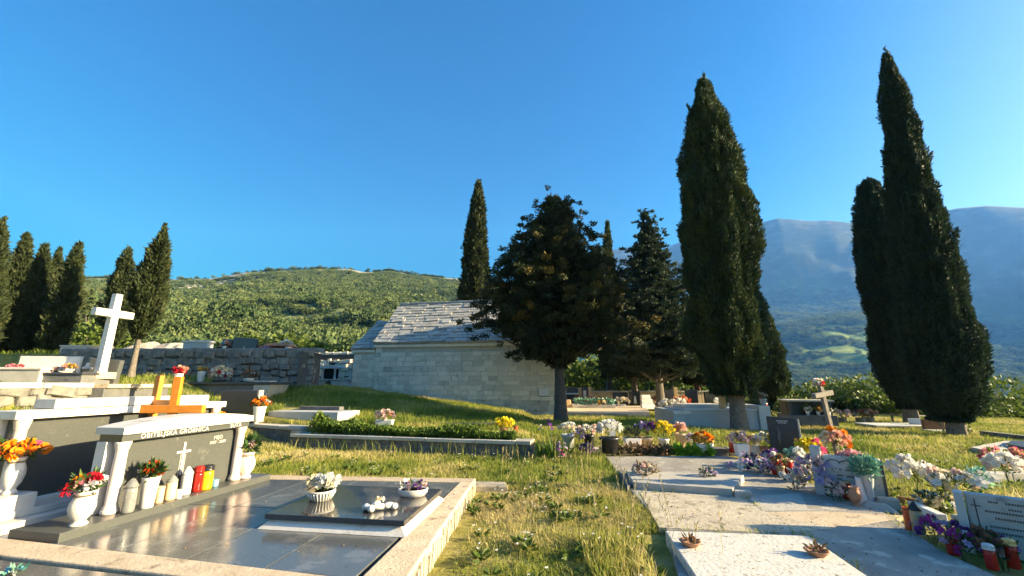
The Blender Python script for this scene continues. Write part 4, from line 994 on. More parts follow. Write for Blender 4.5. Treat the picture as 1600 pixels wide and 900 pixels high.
m = thing('urn_pedestal', 'white stone pedestal carrying the urn of orange flowers', 'pedestal', (p.x, p.y, .0), AX); b = MB(); b.box(-.14, -.14, 0, .14, .14, .399); b.build('block', 'white_marble', m, bevel=.008); b = MB(); b.box(-.18, -.18, -.02, .18, .18, .11); b.build('foot', 'white_marble', m, bevel=.008)
p = dep(339, 652, 6.0); arrangement('orange flower peeping out behind the far end of the white cap', (p.x, p.y, .72), ('vase', .05, .22, 'dark_granite'), [('orange', 3, .06)], (.08, .06, .04), leaf=('pot_leaf', 12, .06))
def wood_cross(label, p, h, beam_z, half, sec, yaw, mat, tilt=0, cat='cross'):
    T = thing('wooden_cross', label, cat, p, yaw); T.rotation_euler[1] = tilt
    m = MB(); m.box(-sec / 2, -sec * .32, -.2, sec / 2, sec * .32, h); m.build('post', mat, T, bevel=.006)
    m = MB(); m.box(-half, -sec * .32 - .012, beam_z - sec / 2, half, sec * .32 + .012, beam_z + sec / 2); m.build('crossbeam', mat, T, bevel=.006)
    return T
wood_cross('bright orange varnished wooden cross directly behind the inscribed lintel', (-4.17, 5.25, .2), 1.34, .95, .35, .092, .12, 'orange_wood')
wood_cross('second orange varnished wooden cross, standing half behind the first one', (-4.72, 5.62, .2), 1.36, 1.0, .33, .092, -.28, 'orange_wood')

# ================================================================== UPPER TERRACE ON THE HILL SIDE
def white_cross():
    p = dep(156, 585, 9.3); T = thing('stone_cross', 'tall white stone cross standing on the upper terrace', 'cross', p, AX)
    h = 1.86; s = .082
    m = MB(); m.frustum([(-s, -s, -.05), (s, -s, -.05), (s, s, -.05), (-s, s, -.05)], [(-s * .88, -s * .88, h), (s * .88, -s * .88, h), (s * .88, s * .88, h), (-s * .88, s * .88, h)]); m.build('post', 'white_marble', T, bevel=.012)
    m = MB(); m.box(-.40, -s * .93, 1.31, .40, s * .93, 1.475); m.build('crossbeam', 'white_marble', T, bevel=.012)
    m = MB(); m.box(-.2, -.2, -.1, .2, .2, .05); m.build('base', 'beige_concrete', T, bevel=.012)
white_cross()
def flat_tomb(label, u0, u1, v, d, h, depth, mat, topmat, z=None, yaw=0, head=None, name='tomb', cap=.05):
    a, b = dep(u0, v, d), dep(u1, v, d); zz = a.z if z is None else z
    T = thing(name, label, 'tomb', (a.x, a.y, zz), yaw); L_ = (b - a).xy.length
    m = MB(); m.box(0, 0, -.3, L_, depth, h); m.build('body', mat, T, bevel=.012)
    m = MB(); m.box(-.03, -.03, h + .002, L_ + .03, depth, h + cap); m.build('slab', topmat, T, bevel=.01)
    if head:
        hw, hh, hm = head; m = MB(); m.box(L_ / 2 - hw / 2, depth + .002, -.2, L_ / 2 + hw / 2, depth + .12, h + hh); m.build('headstone', hm, T, bevel=.012)
    return T
flat_tomb('pale bluish white tomb at the edge of the upper terrace', -40, 47, 599, 8.4, .27, .8, 'pale_concrete', 'white_marble', 1.47, .12, (1.25, .33, 'white_marble'))
T_ = flat_tomb('grey tomb with a broad grey headstone beside the bluish white one', 52, 118, 598, 8.6, .17, .75, 'dark_concrete', 'dark_granite', 1.47, .12)
m = MB(); m.frustum([(-.12, .76, -.1), (.95, .76, -.1), (.95, .9, -.1), (-.12, .9, -.1)], [(-.05, .78, .62), (1.0, .78, .52), (1.0, .9, .52), (-.05, .9, .62)]); m.build('headstone', 'grey_granite', T_, bevel=.012)
m = MB(); m.box(-.24, .74, -.1, -.125, .92, .58); m.build('side_post', 'pale_concrete', T_, bevel=.012)
m = MB()
for c, r in (((.34, .755, .42), .045), ((.34, .755, .36), .055), ((.42, .755, .33), .04), ((.27, .755, .34), .035)): m.lathe([(0.004, -r), (r * .8, -r * .6), (r, 0), (r * .8, r * .6), (.004, r)], 12, Matrix.Translation(c) @ Matrix.Scale(.35, 4, (0, 1, 0)))
m.build('carved_figure', 'white_marble', T_, smooth=True)
for u, v, c, lb in ((22, 572, ('pink', 'red'), 'pink and red flowers on the bluish white terrace tomb'), (68, 577, ('cream', 'white'), 'cream flowers on the grey terrace tomb'), (88, 576, ('pale_pink', 'white'), 'pale pink flower spray on the grey terrace tomb'), (108, 572, ('gold', 'salmon'), 'yellow and salmon flowers at the end of the grey terrace tomb')):
    p = dep(u, v + 4, 8.9); arrangement(lb, p, None, [(c[0], 4, .045), (c[1], 3, .04)], (.11, .07, .05), leaf=('pot_leaf', 20, .05), group='flowers on the terrace tombs')
p = dep(125, 552, 17); flat_tomb('sunlit pinkish tomb block above the terrace wall', 92, 138, 551, 16.5, .38, .8, 'pink_marble', 'white_marble', 2.55)
def mound():
    p = dep(250, 548, 19); T = thing('rock_mound', 'beige heap of bare earth and rock above the terrace wall', 'rock mound', (p.x, p.y, 2.5))
    n = 46; g = np.linspace(-1, 1, n); X, Y = np.meshgrid(g * 2.5, g * 1.6); rr = np.clip(1 - (X / 2.5) ** 2 - (Y / 1.6) ** 2, 0, 1)
    Z = rr ** .7 * .75 * (.35 + 1.3 * fbm(X * 1.3 + 9, Y * 1.3, 5, 5)) - .05
    i = np.arange(n - 1)[:, None] * n; j = np.arange(n - 1)[None, :]; F = np.stack([i + j, i + j + 1, i + n + j + 1, i + n + j], -1).reshape(-1, 4)
    link('rock_face', fast_mesh('rock_face', np.stack([X, Y, Z], -1).reshape(-1, 3), F), 'rock', T)
mound()
def upright(label, u0, u1, v0, v1, d, mat, z=None, thick=.12, yaw=0, name='headstone', cat='headstone', lean=0, slope=0, base=None, group=None):
    """an upright slab whose face fills the pixels u0..u1, v0 (top) .. v1 (foot)"""
    a, b = dep(u0, v1, d), dep(u1, v1, d); t = atY((u0 + u1) / 2, v0, a.y)
    T = thing(name, label, cat, (a.x + b.x) / 2 * Vector((1, 0, 0)) + Vector((0, a.y, a.z if z is None else z)), yaw, group); T.rotation_euler[0] = lean
    w_ = (b - a).xy.length / 2; h = t.z - T.location.z
    m = MB(); m.frustum([(-w_, 0, -.15), (w_, 0, -.15), (w_, thick, -.15), (-w_, thick, -.15)], [(-w_, 0, h + slope), (w_, 0, h - slope), (w_, thick, h - slope), (-w_, thick, h + slope)]); m.build('slab', mat, T, bevel=.012)
    if base:
        m = MB(); m.box(-w_ - .08, -base, -.1, w_ + .08, thick + .05, .07); m.build('base', mat, T, bevel=.012)
    T['w'] = w_; T['h'] = h
    return T
# graves above the high rubble wall
T_ = upright('low white topped grey headstone above the terrace wall', 284, 322, 535, 549, 16.2, 'grey_tomb', 2.55, .35); m = MB(); m.box(-T_['w'] - .05, -.03, T_['h'] + .002, T_['w'] + .05, .38, T_['h'] + .08); m.build('cap', 'white_marble', T_, bevel=.01)
T_ = upright('black headstone with a white engraved bird above the terrace wall', 362, 399, 528, 549, 16.0, 'black_granite', 2.57, .14, slope=.04)
m = MB(); m.tube([(0, -.006, .12), (.02, -.006, .22), (-.03, -.006, .3), (.03, -.006, .36)], .014, 5); m.box(-.2, -.008, .06, .2, 0, .11); m.build('engraving', 'lettering', T_)
upright('small black side stone beside the black headstone', 345, 360, 530, 549, 16.1, 'black_granite', 2.57, .14)
p = dep(349, 549, 15.9); arrangement('pale pink flowers between the two black terrace stones', p, ('vase', .08, .2, 'grey_plastic'), [('salmon', 4, .07), ('sky', 1, .06)], (.12, .1, .1), leaf=('pot_leaf', 16, .08))
def niche_tomb():
    p = dep(430, 549, 16.2); T = thing('niche_tomb', 'small sunlit tomb with a flat orange roof slab above the terrace wall', 'tomb', (p.x, p.y, 2.57))
    w_ = .5
    m = MB(); m.box(-w_, .25, -.1, w_, .6, .34); m.build('back', 'terracotta', T); 
    for x in (-w_ + .06, w_ - .06): m = MB(); m.box(x - .07, 0, -.1, x + .07, .25, .34); m.build('side_post', 'pink_marble', T, bevel=.01)
    m = MB(); m.frustum([(-w_ - .08, -.06, .345), (w_ + .08, -.06, .345), (w_ + .08, .66, .345), (-w_ - .08, .66, .345)], [(-w_ + .1, 0, .46), (w_ - .1, 0, .46), (w_ - .1, .6, .46), (-w_ + .1, .6, .46)]); m.build('roof_slab', 'terracotta', T, bevel=.01)
    m = MB(); m.box(-.25, .18, .0, .22, .248, .26); m.build('plaque', 'petal_deep_orange', T)
niche_tomb()
p = dep(412, 549, 15.9); arrangement('pink flowers in front of the small orange roofed tomb', p, None, [('pink', 5, .07), ('lilac', 3, .06)], (.22, .1, .1), leaf=('pot_leaf', 30, .09))
p = dep(446, 545, 16.6); arrangement('white flowering twig beside the small orange roofed tomb', p, None, [('white', 6, .07)], (.2, .14, .2), leaf=('bush_leaf', 40, .1))

# graves below the high rubble wall
def trough_tomb():
    p = dep(395, 612, 13.2); T = thing('stone_tomb', 'dark raised tomb with a thick slab and flared pale end below the rubble wall', 'tomb', (-8.0, 13.25, .95), R(-4))
    m = MB(); m.box(-2.6, .0, -.3, -.12, .9, .48); m.build('body', 'dark_concrete', T, bevel=.015)
    m = MB(); m.frustum([(-.115, 0, -.3), (.12, 0, -.3), (.12, .9, -.3), (-.115, .9, -.3)], [(-.115, -.04, .48), (.45, -.04, .48), (.45, .94, .48), (-.115, .94, .48)]); m.build('flared_end', 'pale_concrete', T, bevel=.015)
    m = MB(); m.box(-2.75, -.08, .483, .5, 1.0, .56); m.build('slab', 'dark_granite', T, bevel=.01)
    m = MB(); m.box(-.2, -.0, .562, .35, .4, .60); m.build('plate', 'pale_concrete', T, bevel=.01)
    return T
TR = trough_tomb()
q = lambda x, y, z=.562: TR.matrix_basis @ Vector((x, y, z))
arrangement('round cream and white funeral wreath on the dark raised tomb', q(-1.55, .3), ('bowl', .2, .08, 'dark_granite'), [('cream', 12, .07), ('white', 6, .06), ('red', 3, .05), ('salmon', 4, .055)], (.27, .2, .24), leaf=('pot_leaf', 40, .07), name='flower_wreath')
arrangement('yellow orange flowers in a grey tapered vase on the dark raised tomb', q(-2.2, .3), ('vase', .12, .34, 'grey_plastic'), [('gold', 4, .06)], (.1, .1, .08), leaf=('dry_leaf', 24, .08), name='flower_vase')
arrangement('dried brown flowers in a pale bowl on the dark raised tomb', q(-.55, .3), ('bowl', .16, .12, 'grey_plastic'), [('brown', 6, .06), ('dull', 3, .05)], (.22, .16, .14), leaf=('dry_leaf', 70, .1), name='flower_bowl')
p = dep(277, 598, 9.5); arrangement('pink red flowers in a white jug behind the orange crosses', (p.x, p.y, p.z - .15), ('vase', .09, .36, 'white_ceramic'), [('red', 3, .07), ('salmon', 4, .07)], (.1, .1, .08), leaf=('pot_leaf', 20, .06), name='flower_vase')
T_ = upright('large dark headstone seen from behind beside the vase of orange flowers', 336, 398, 610, 662, 10.9, 'dark_granite', None, .16, R(-6)); m = MB(); m.box(T_['w'] + .001, -.01, -.15, T_['w'] + .05, .17, T_['h'] + .005); m.build('lit_edge', 'pale_concrete', T_)  # pale strip stands in for sunlight on that side of the stone
p = dep(403, 659, 10.7); arrangement('striped white vase with orange flowers beside the large dark headstone', p, ('vase', psr(11, p), psz(23, p), 'white_ceramic'), [('orange', 6, .06), ('deep_orange', 5, .055), ('white', 1, .05)], (.21, .16, .12), leaf=('pot_leaf', 70, .1), name='flower_vase')
p = dep(430, 655, 11.0); slab_thing('grave_slab', 'flat grey grave slab in the grass right of the vase of orange flowers', 'grave slab', [(-6.7, 11.75), (-4.6, 11.3), (-4.35, 12.2), (-6.5, 12.65)], .3, .72, 'grey_tomb')
m = thing('grave_kerb', 'dark kerb stone lying on the flat grey grave slab', 'kerb stone', (-5.5, 12.3, .721), R(-12)); b = MB(); b.box(-.65, -.1, 0, .65, .12, .10); b.build('stone', 'dark_concrete', m, bevel=.015)

def loggia():
    p = dep(490, 606, 19.6); T = thing('columned_tomb', 'white tomb with small columns and a dark niche left of the chapel', 'tomb', (p.x, p.y, 1.2), R(-8))
    m = MB(); m.box(-.5, -.15, -.4, 2.6, 1.2, .10); m.build('base', 'grey_tomb', T, bevel=.015)
    m = MB(); m.box(-.3, .0, .102, 2.5, 1.0, .42); m.build('plinth', 'white_marble', T, bevel=.015)
    m = MB(); m.box(-.36, -.05, .422, 2.5, 1.0, .48); m.build('plinth_slab', 'white_marble', T, bevel=.01)
    for x0, n in ((.05, 3), (1.75, 2)):
        m = MB(); m.box(x0 + .06, .35, .482, x0 + .55 + .4 * (n == 3), .46, .98); m.build('niche_panel', 'black_granite', T)
        for k in range(4 if n == 3 else 2):
            x = x0 + (0, .22, .85, 1.1)[k] if n == 3 else x0 + .25 * k
            m = MB(); m.lathe([(.07, 0), (.07, .04), (.05, .06), (.045, .4), (.07, .46), (.07, .5)], 14); m.build('column', 'white_marble', T, (x, .2, .482), smooth=True)
        m = MB()
        if n == 3: headstone_cap(m, 1.4, .05, .5, .985, 1.04, 1.14, 8); m.v = [(a + x0 + .55, b, c) for a, b, c in m.v]
        else: m.box(x0 - .12, .05, .985, x0 + .8, .5, 1.05)
        m.build('roof_slab', 'white_marble', T)
    return T
T_ = loggia(); q = lambda x, y, z: T_.matrix_basis @ Vector((x, y, z))
wood_cross('tiny dark cross above the roof of the white columned tomb', q(.5, .6, 1.05), .35, .22, .14, .05, 0, 'black_plastic')
arrangement('reddish plant at the corner of the white columned tomb', q(-.2, .25, .482), ('pot', .1, .15, 'terracotta'), [('deep_orange', 3, .06)], (.16, .14, .22), leaf=('bush_leaf', 90, .1))
arrangement('dark pot plant hanging on the base of the white columned tomb', q(.8, -.1, .10), ('pot', .1, .12, 'black_plastic'), [('white', 1, .05)], (.12, .1, .1), leaf=('pot_leaf', 50, .08))
# ================================================================== MIDDLE TERRACE
p = dep(601, 660, 10.6); arrangement('pale pink flowers in a light green box planter in the terrace grass', (p.x, p.y, Hs(p.x, p.y)), ('box', .2, .16, 'grey_plastic', 1.1, .6), [('pale_pink', 9, .055), ('salmon', 3, .05)], (.2, .14, .14), leaf=('bush_leaf', 40, .08), name='flower_planter')
p = dep(787, 666, 9.9); arrangement('bright yellow flowers at the end of the green plants on the low wall', (p.x, p.y, .32), ('pot', .1, .1, 'terracotta'), [('yellow', 13, .062, 'peony')], (.16, .14, .13), leaf=('ivy_leaf', 20, .07))
p = dep(806, 664, 9.9); lantern('orange red candle jar beside the bright yellow flowers', (p.x, p.y, .32), .055, .15, 'orange_glass', 'brown_wood', 'plain')
p = dep(710, 661, 10.9); lantern('small red candle lying in the shade of the terrace', (p.x, p.y, .34), .05, .09, 'red_glass', 'red_glass', 'plain')
p = dep(707, 656, 11.2); flat_tomb('low dark kerbed grave in the shade behind the green plants', 655, 790, 660, 11.0, .05, .9, 'dark_concrete', 'dark_granite', .33, R(-5), None, 'grave')
def ivy_bed():
    rg = np.random.default_rng(5); n = 15000
    t = rg.random(n); X = -4.75 + 5.0 * t + rg.normal(0, .06, n); yl = 8.86 + (.39 - X) * .238
    off = .12 + rg.random(n) ** 1.3 * .55 * (.6 + .6 * vnoise(X * 1.7, X * 0, 4)); keep = (X < .05) & (X > -4.9); X, off, yl = X[keep], off[keep], yl[keep]
    hgt = (.03 + .30 * vnoise(X * 2.1, off * 3, 9) + .18 * sstep(-2.2, -4, X)) * (1 - .45 * sstep(-1.2, .0, X)) * np.sin(np.clip(off / .62, .16, 1) * 2.6)
    Z = .29 + hgt * rg.random(len(X)) ** .5; C = np.stack([X, yl + off, Z], -1)
    V, F, T = blades(C, rg.normal(size=(len(X), 3)) * .6 + [0, -.35, .6], .07 * (.6 + .8 * rg.random(len(X))), .05, .45 + .5 * (rg.random(len(X)) - .5) + .6 * (Z - .5), rg=rg)
    tag(link('ground_cover', fast_mesh('ground_cover', V, F, T), 'ivy_leaf'), kind='stuff')
ivy_bed()

# ================================================================== PAVED GRAVES, RIGHT HALF
pv = [at(946, 713, .05).xy, at(1130, 712, .05).xy, at(1196, 722, .05).xy, at(1300, 768, .05).xy, at(1395, 806, .05).xy, at(1470, 860, .05).xy, (3.6, 3.2), (3.2, 2.2), (.9, 2.2), at(1040, 826, .05).xy, at(985, 765, .05).xy]
tag(quad_slab('pavement', [tuple(q) for q in pv], -.15, .05, 'pavement', None, .01), kind='structure')
for lb, px, zz, mt in (('sunlit pale poured concrete patch on the near side of the paving', [(1000, 770), (1150, 768), (1196, 800), (1300, 826), (1200, 832), (1030, 824)], .0545, 'rough_concrete'),
                   ('smooth greyish concrete slab sunk in the middle of the paving', [(1168, 776), (1250, 770), (1262, 795), (1290, 797), (1190, 798)], .056, 'pale_concrete'),
                   ('broad worn strip of concrete along the candle row', [(1190, 800), (1290, 799), (1425, 806), (1330, 822), (1235, 826)], .0535, 'beige_concrete')):
    slab_thing('concrete_slab', lb, 'paving slab', [tuple(at(u, v, zz).xy) for u, v in px], .0, zz, mt, bevel=.0008)
slab_thing('grave_slab', 'worn white grave slab with chipped paint and two brown bowls on it', 'grave slab', [tuple(at(u, v, .12).xy) for u, v in ((1039, 829), (1263, 837), (1358, 902), (1088, 902))], -.05, .12, 'chipped_slab', bevel=.008)
def low_slab():
    P = [tuple(at(u, v, .14).xy) for u, v in ((989, 753), (1145, 764), (1162, 742), (978, 735))]
    T = slab_thing('grave_slab', 'low raised concrete grave slab with two clumps of dried flowers', 'grave slab', P, -.02, .14, 'pale_concrete', bevel=.01)
    b = [tuple(at(u, v, .12).xy) for u, v in ((1147, 769), (1174, 769), (1172, 763), (1147, 762))]; quad_slab('end_block', b, -.02, .12, 'pale_concrete', T, .01)
    c = [tuple(at(u, v, .10).xy) for u, v in ((966, 735), (977, 735), (988, 756), (980, 760))]; quad_slab('side_kerb', c, -.05, .10, 'dark_concrete', T, .01)
low_slab()
def bowl_on(label, u, v):
    p = at(u, v, .12); T = thing('rusty_bowl', label, 'bowl', p); m = MB(); m.lathe([(.05, 0), (.06, .01), (.085, .035), (.09, .04), (.08, .042), (.05, .02)], 18); m.build('dish', 'terracotta', T, smooth=True)
    leaves_part(T, (0, 0, .05), (.06, .06, .02), 26, 'dry_leaf', .05, u); blossom(T, (.02, 0, .055), .03, 'rose', 'brown')
bowl_on('rusty brown bowl near the grassy edge of the white slab', 1079, 853); bowl_on('rusty brown bowl near the shaded edge of the white slab', 1277, 868)
p = at(1009, 741, .14); arrangement('dried pinkish flower clump at the grassy end of the low raised slab', p, None, [('dull', 7, .045), ('pale_pink', 4, .04)], (.16, .12, .09), leaf=('dry_leaf', 60, .07))
p = at(1106, 744, .14); arrangement('small lilac green flower clump on the far end of the low raised slab', p, None, [('dull', 3, .035), ('lilac', 3, .035)], (.11, .09, .06), leaf=('pot_leaf', 60, .05))

# kerb of bricks and stones behind the flower row
def kerb_row():
    a, b = at(925, 703, .1), at(1190, 706, .1); L_, an = frame_of(a, b); T = thing('flower_kerb', 'low kerb of mixed bricks and stones under the row of flower pots', 'kerb', (a.x, a.y, 0), an)
    x = 0; k = 0
    while x < L_:
        ww = random.uniform(.16, .42); m = MB(); m.box(x + .008, .1 + random.uniform(-.03, .03), -.1, min(L_, x + ww) - .008, .36, .12 + random.uniform(-.03, .03))
        m.build('kerb_stone', random.choice(['terracotta', 'beige_concrete', 'pale_concrete', 'dark_concrete', 'rubble_stone']), T, bevel=.015); x += ww
kerb_row()
# the row of pots
def row(u, v, z=.08, dy=0): p = at(u, v, z); p.y += dy; return p
def iris():
    p = at(866, 717, .0); T = thing('iris_plant', 'clump of purple irises with tall green sword leaves at the end of the low wall', 'irises', p)
    rg = np.random.default_rng(3); n = 150; a = rg.uniform(0, 6.28, n); r = .32 * np.sqrt(rg.random(n)); parts = []
    C = np.stack([r * np.cos(a), r * np.sin(a) * .6, 0 * a], -1); D = np.stack([np.cos(a) * .25, np.sin(a) * .2, 1 + 0 * a], -1) + rg.normal(size=(n, 3)) * .13
    V, F, Tt = blades(C, D, .18 + .26 * rg.random(n), .03, .5 + .7 * (rg.random(n) - .5), rg=rg); link('foliage', fast_mesh('foliage', V, F, Tt), 'sword_leaf', T)
    st = MB()
    for u, v, c in ((857, 661, 'purple'), (861, 667, 'purple'), (874, 695, 'lilac'), (871, 700, 'purple'), (883, 697, 'lilac'), (878, 708, 'magenta'), (845, 668, 'dull')):
        q = atY(u, v, p.y - .12 - .2 * (v > 690)) - p; blossom(T, q, .075, 'iris', c, face=(0, 0, random.uniform(0, 6))); st.tube([(q.x * .6, q.y, 0), (q.x, q.y, q.z)], .006, 5)
    st.build('stem', 'pot_leaf_stem', T)
iris()
gk = 'flower pots along the brick kerb'
Q = [
 (888, 699, ('pot', 11, 20, 'grey_plastic'), [('white', 7, .055), ('cream', 4, .05)], (.15, .12, .11), ('mint_leaf', 20, .07), 'white and cream roses wrapped in grey plastic against the dark trunk', .04),
 (921, 702, ('pot', 9, 22, 'black_plastic'), [('white', 6, .05), ('pale_pink', 5, .05)], (.24, .14, .09), ('pot_leaf', 40, .07), 'white and blush flowers in a dark pot left of the big white roses', .02),
 (906, 708, None, [('salmon', 3, .05, 'iris'), ('lilac', 4, .055, 'iris')], (.12, .08, .10), ('pot_leaf', 20, .08), 'orange and lilac irises leaning over the dark pot', .28),
 (917, 712, None, [('navy', 8, .05), ('purple', 2, .04)], (.12, .08, .09), ('pot_leaf', 20, .06), 'deep blue flowers low beside the irises', .05),
 (953, 708, ('pot', 15, 24, 'black_plastic', 1.1, .9), [('white', 6, .095, 'peony')], (.19, .14, .11), ('pot_leaf', 24, .08), 'big white roses on a tall stem over a broad black pot', .10),
 (988, 700, ('box', 12, 15, 'white_ceramic', 1.1, .8), [], (.17, .15, .15), ('spruce_leaf', 420, .05), 'round blue green bush in a whitish box planter', .0),
 (1012, 699, ('pot', 10, 15, 'cream_wax'), [('purple', 5, .05), ('lilac', 6, .05), ('red', 3, .055)], (.2, .14, .11), ('pot_leaf', 60, .08), 'purple, lilac and red flowers in a cream pot beside the yellow ones', .12),
 (1038, 700, ('pot', 9, 14, 'white_ceramic'), [('yellow', 20, .05, 'mum')], (.19, .15, .17), ('pot_leaf', 70, .07), 'yellow chrysanthemums in a small white pot', .05),
 (1065, 699, ('pot', 10, 21, 'cream_wax'), [('salmon', 5, .045), ('pale_pink', 6, .045)], (.10, .09, .12), ('pot_leaf', 20, .06), 'salmon and pale flowers in a tall cream pot', .0),
 (1081, 700, None, [('lilac', 6, .045), ('white', 3, .04)], (.10, .08, .10), ('pot_leaf', 20, .05), 'small lilac flowers between the cream pot and the oval planter', .12),
 (1100, 709, ('bowl', 18, 15, 'white_ceramic', 1, .6), [('gold', 9, .055), ('orange', 5, .05)], (.18, .1, .12), ('dry_leaf', 60, .09), 'golden orange flowers in an oval white planter above the lettuce green plants', .0),
 (1160, 713, ('box', 11, 19, 'white_ceramic', 1, .7), [('pale_pink', 9, .05), ('salmon', 4, .045)], (.17, .12, .11), ('pot_leaf', 40, .06), 'pale pink flowers in a white box planter near the red candle', .0),
 (1180, 710, ('box', 9, 14, 'white_ceramic', 1, .7), [('yellow', 6, .045), ('cream', 4, .045)], (.13, .1, .10), ('pot_leaf', 40, .06), 'yellow and cream flowers in a small white planter left of the black headstone', .0),
 (1198, 712, ('pot', 10, 14, 'terracotta'), [('dull', 5, .05), ('white', 5, .045), ('yellow', 3, .05)], (.17, .12, .14), ('lettuce_leaf', 40, .07), 'mixed white and faded flowers against the side of the black headstone', .0)]
for u, v, pot, fl, sp, lf, lb, lift in Q:
    p = row(u, v)
    arrangement(lb, p, (pot[0], psr(pot[1], p), psz(pot[2], p), *pot[3:]) if pot else None, fl, sp, lift, lf, gk, name='flower_pot' if pot else 'flower_bunch')
p = row(1146, 707); lantern('red candle jar between the oval planter and the white box planter', p, psr(6, p), psz(14, p), 'red_glass', 'red_glass', 'plain')
p = row(1001, 694); lantern('small orange candle jar beside the whitish box planter', p, psr(5, p), psz(12, p), 'orange_glass', 'gold_metal', 'plain')
def leaf_bed(name, label, pts, n, mat, size, seed, up, hgt, cat):
    rg = np.random.default_rng(seed); a, b = pts; t = rg.random(n); C = np.stack([a.x + (b.x - a.x) * t, a.y + (b.y - a.y) * t + rg.uniform(-.1, .1, n), hgt * rg.random(n) + .04], -1); o0 = Vector(((a.x + b.x) / 2, (a.y + b.y) / 2, 0))
    T = thing(name, label, cat, o0); C -= np.array(o0)
    V, F, Tt = blades(C, rg.normal(size=(n, 3)) * .7 + [0, -.3, up], size * (.6 + .7 * rg.random(n)), size * .7, .5 + .6 * (rg.random(n) - .5), rg=rg); link('foliage', fast_mesh('foliage', V, F, Tt), mat, T)
leaf_bed('lettuce_plants', 'bright lettuce green leaves at the edge of the paving under the oval planter', (at(1052, 713, 0), at(1112, 717, 0)), 230, 'lettuce_leaf', .14, 2, .5, .14, 'plants')
leaf_bed('dry_plants', 'reddish brown dry plants at the edge of the paving under the flower pots', (at(958, 712, 0), at(1050, 714, 0)), 420, 'dry_leaf', .09, 3, .5, .16, 'plants')

# --- black headstone and what leans on it
T_ = upright('black headstone with a small inscription and a carved figure, leaning beside the paving', 1211, 1252, 652, 722, 7.75, 'matt_black_granite', None, .09, R(-24), lean=R(-4), slope=.015)
m = MB(); m.box(T_['w'] + .001, .0, -.1, T_['w'] + .035, .2, T_['h'] - .03); m.build('side', 'pale_concrete', T_, bevel=.008)  # sunlight on the black stone's flank is put into this pale colour
m = MB()
for zz, ww in ((.72, .10), (.685, .075)):
    for k in range(6): m.box(-ww + k * ww / 3 + .005, -.004, zz * T_['h'] / .8, -ww + (k + 1) * ww / 3 - .006, .0, (zz + .018) * T_['h'] / .8)
m.build('inscription', 'lettering', T_)
m = MB(); m.tube([(-.14, -.004, .56), (-.10, -.006, .60), (-.08, -.006, .54), (-.1, -.006, .42), (-.09, -.004, .3)], [.02, .03, .022, .035, .02], 7); m.build('carved_figure', 'dull_relief' if 'dull_relief' in M else 'dark_lettering', T_, smooth=True)
gr = 'flowers and candles along the row of small headstones'
B_ = [
 (1185, 735, None, [('navy', 4, .05), ('lilac', 9, .05), ('white', 4, .045)], (.36, .2, .10), ('mint_leaf', 60, .07), 'long heap of blue green and lilac flowers on the shaded paving', 0),
 (1206, 728, None, [('purple', 4, .045), ('white', 5, .045), ('lilac', 5, .05)], (.12, .12, .14), ('pot_leaf', 40, .06), 'purple and white flowers at the foot of the black headstone', .02),
 (1221, 744, ('pot', 8, 16, 'yellow_stone'), [('brown', 4, .04)], (.08, .07, .10), ('pot_leaf', 40, .06), 'sandy clay pot with a small green plant between two red candles', 0),
 (1247, 728, ('bowl', 11, 14, 'pale_concrete'), [('white', 4, .055), ('mint', 3, .05)], (.11, .1, .08), ('mint_leaf', 30, .06), 'white flowers in a round stone pot next to the yellow bouquet', 0),
 (1268, 726, ('box', 16, 12, 'pale_concrete', 1.1, .5), [('yellow', 12, .055), ('hot_pink', 3, .065), ('gold', 4, .05)], (.2, .14, .16), ('pot_leaf', 60, .06), 'yellow bouquet with a bright pink bloom beside the wooden cross', .02),
 (1247, 752, None, [('white', 8, .045, 'lily')], (.10, .1, .13), ('pot_leaf', 14, .05), 'white plastic lilies at the corner of the row', 0),
 (1282, 768, None, [('lilac', 20, .06, 'lily'), ('white', 14, .06, 'lily'), ('pale_pink', 8, .055)], (.25, .2, .26), ('pot_leaf', 60, .06), 'large bunch of lilac and white flowers in front of the small white headstone', .02),
 (1307, 704, None, [('salmon', 6, .05), ('orange', 4, .05), ('cream', 5, .045)], (.14, .12, .15), ('pot_leaf', 40, .06), 'salmon and orange bouquet on the pillar by the wooden cross', .42),
 (1331, 724, None, [('pink', 4, .05), ('hot_pink', 3, .05), ('pale_pink', 5, .045)], (.12, .1, .08), ('mint_leaf', 40, .05), 'pink flowers on top of the small white headstone', .46)]
for u, v, pot, fl, sp, lf, lb, lift in B_:
    z = .06
    if 'pillar' in lb: p = atY(1308, 700, 5.85); lift = -.02
    elif 'on top of the small white' in lb: p = atY(1331, 720, 5.68); lift = -.02
    else: p = at(u, v, z)
    arrangement(lb, p, (pot[0], psr(pot[1], p), psz(pot[2], p), *pot[3:]) if pot else None, fl, sp, lift, lf, gr, name='flower_pot' if pot else 'flower_bunch')
for u, v, s, lb in ((1213, 741, 7, 'red candle jar left of the sandy clay pot'), (1234, 744, 7.5, 'red candle jar right of the sandy clay pot'), (1325, 779, 8, 'red candle jar in front of the small white headstone')):
    p = at(u, v, .06); lantern(lb, p, psr(s, p), psz(s * 3.2, p), 'red_glass', 'gold_metal', 'plain', gr)
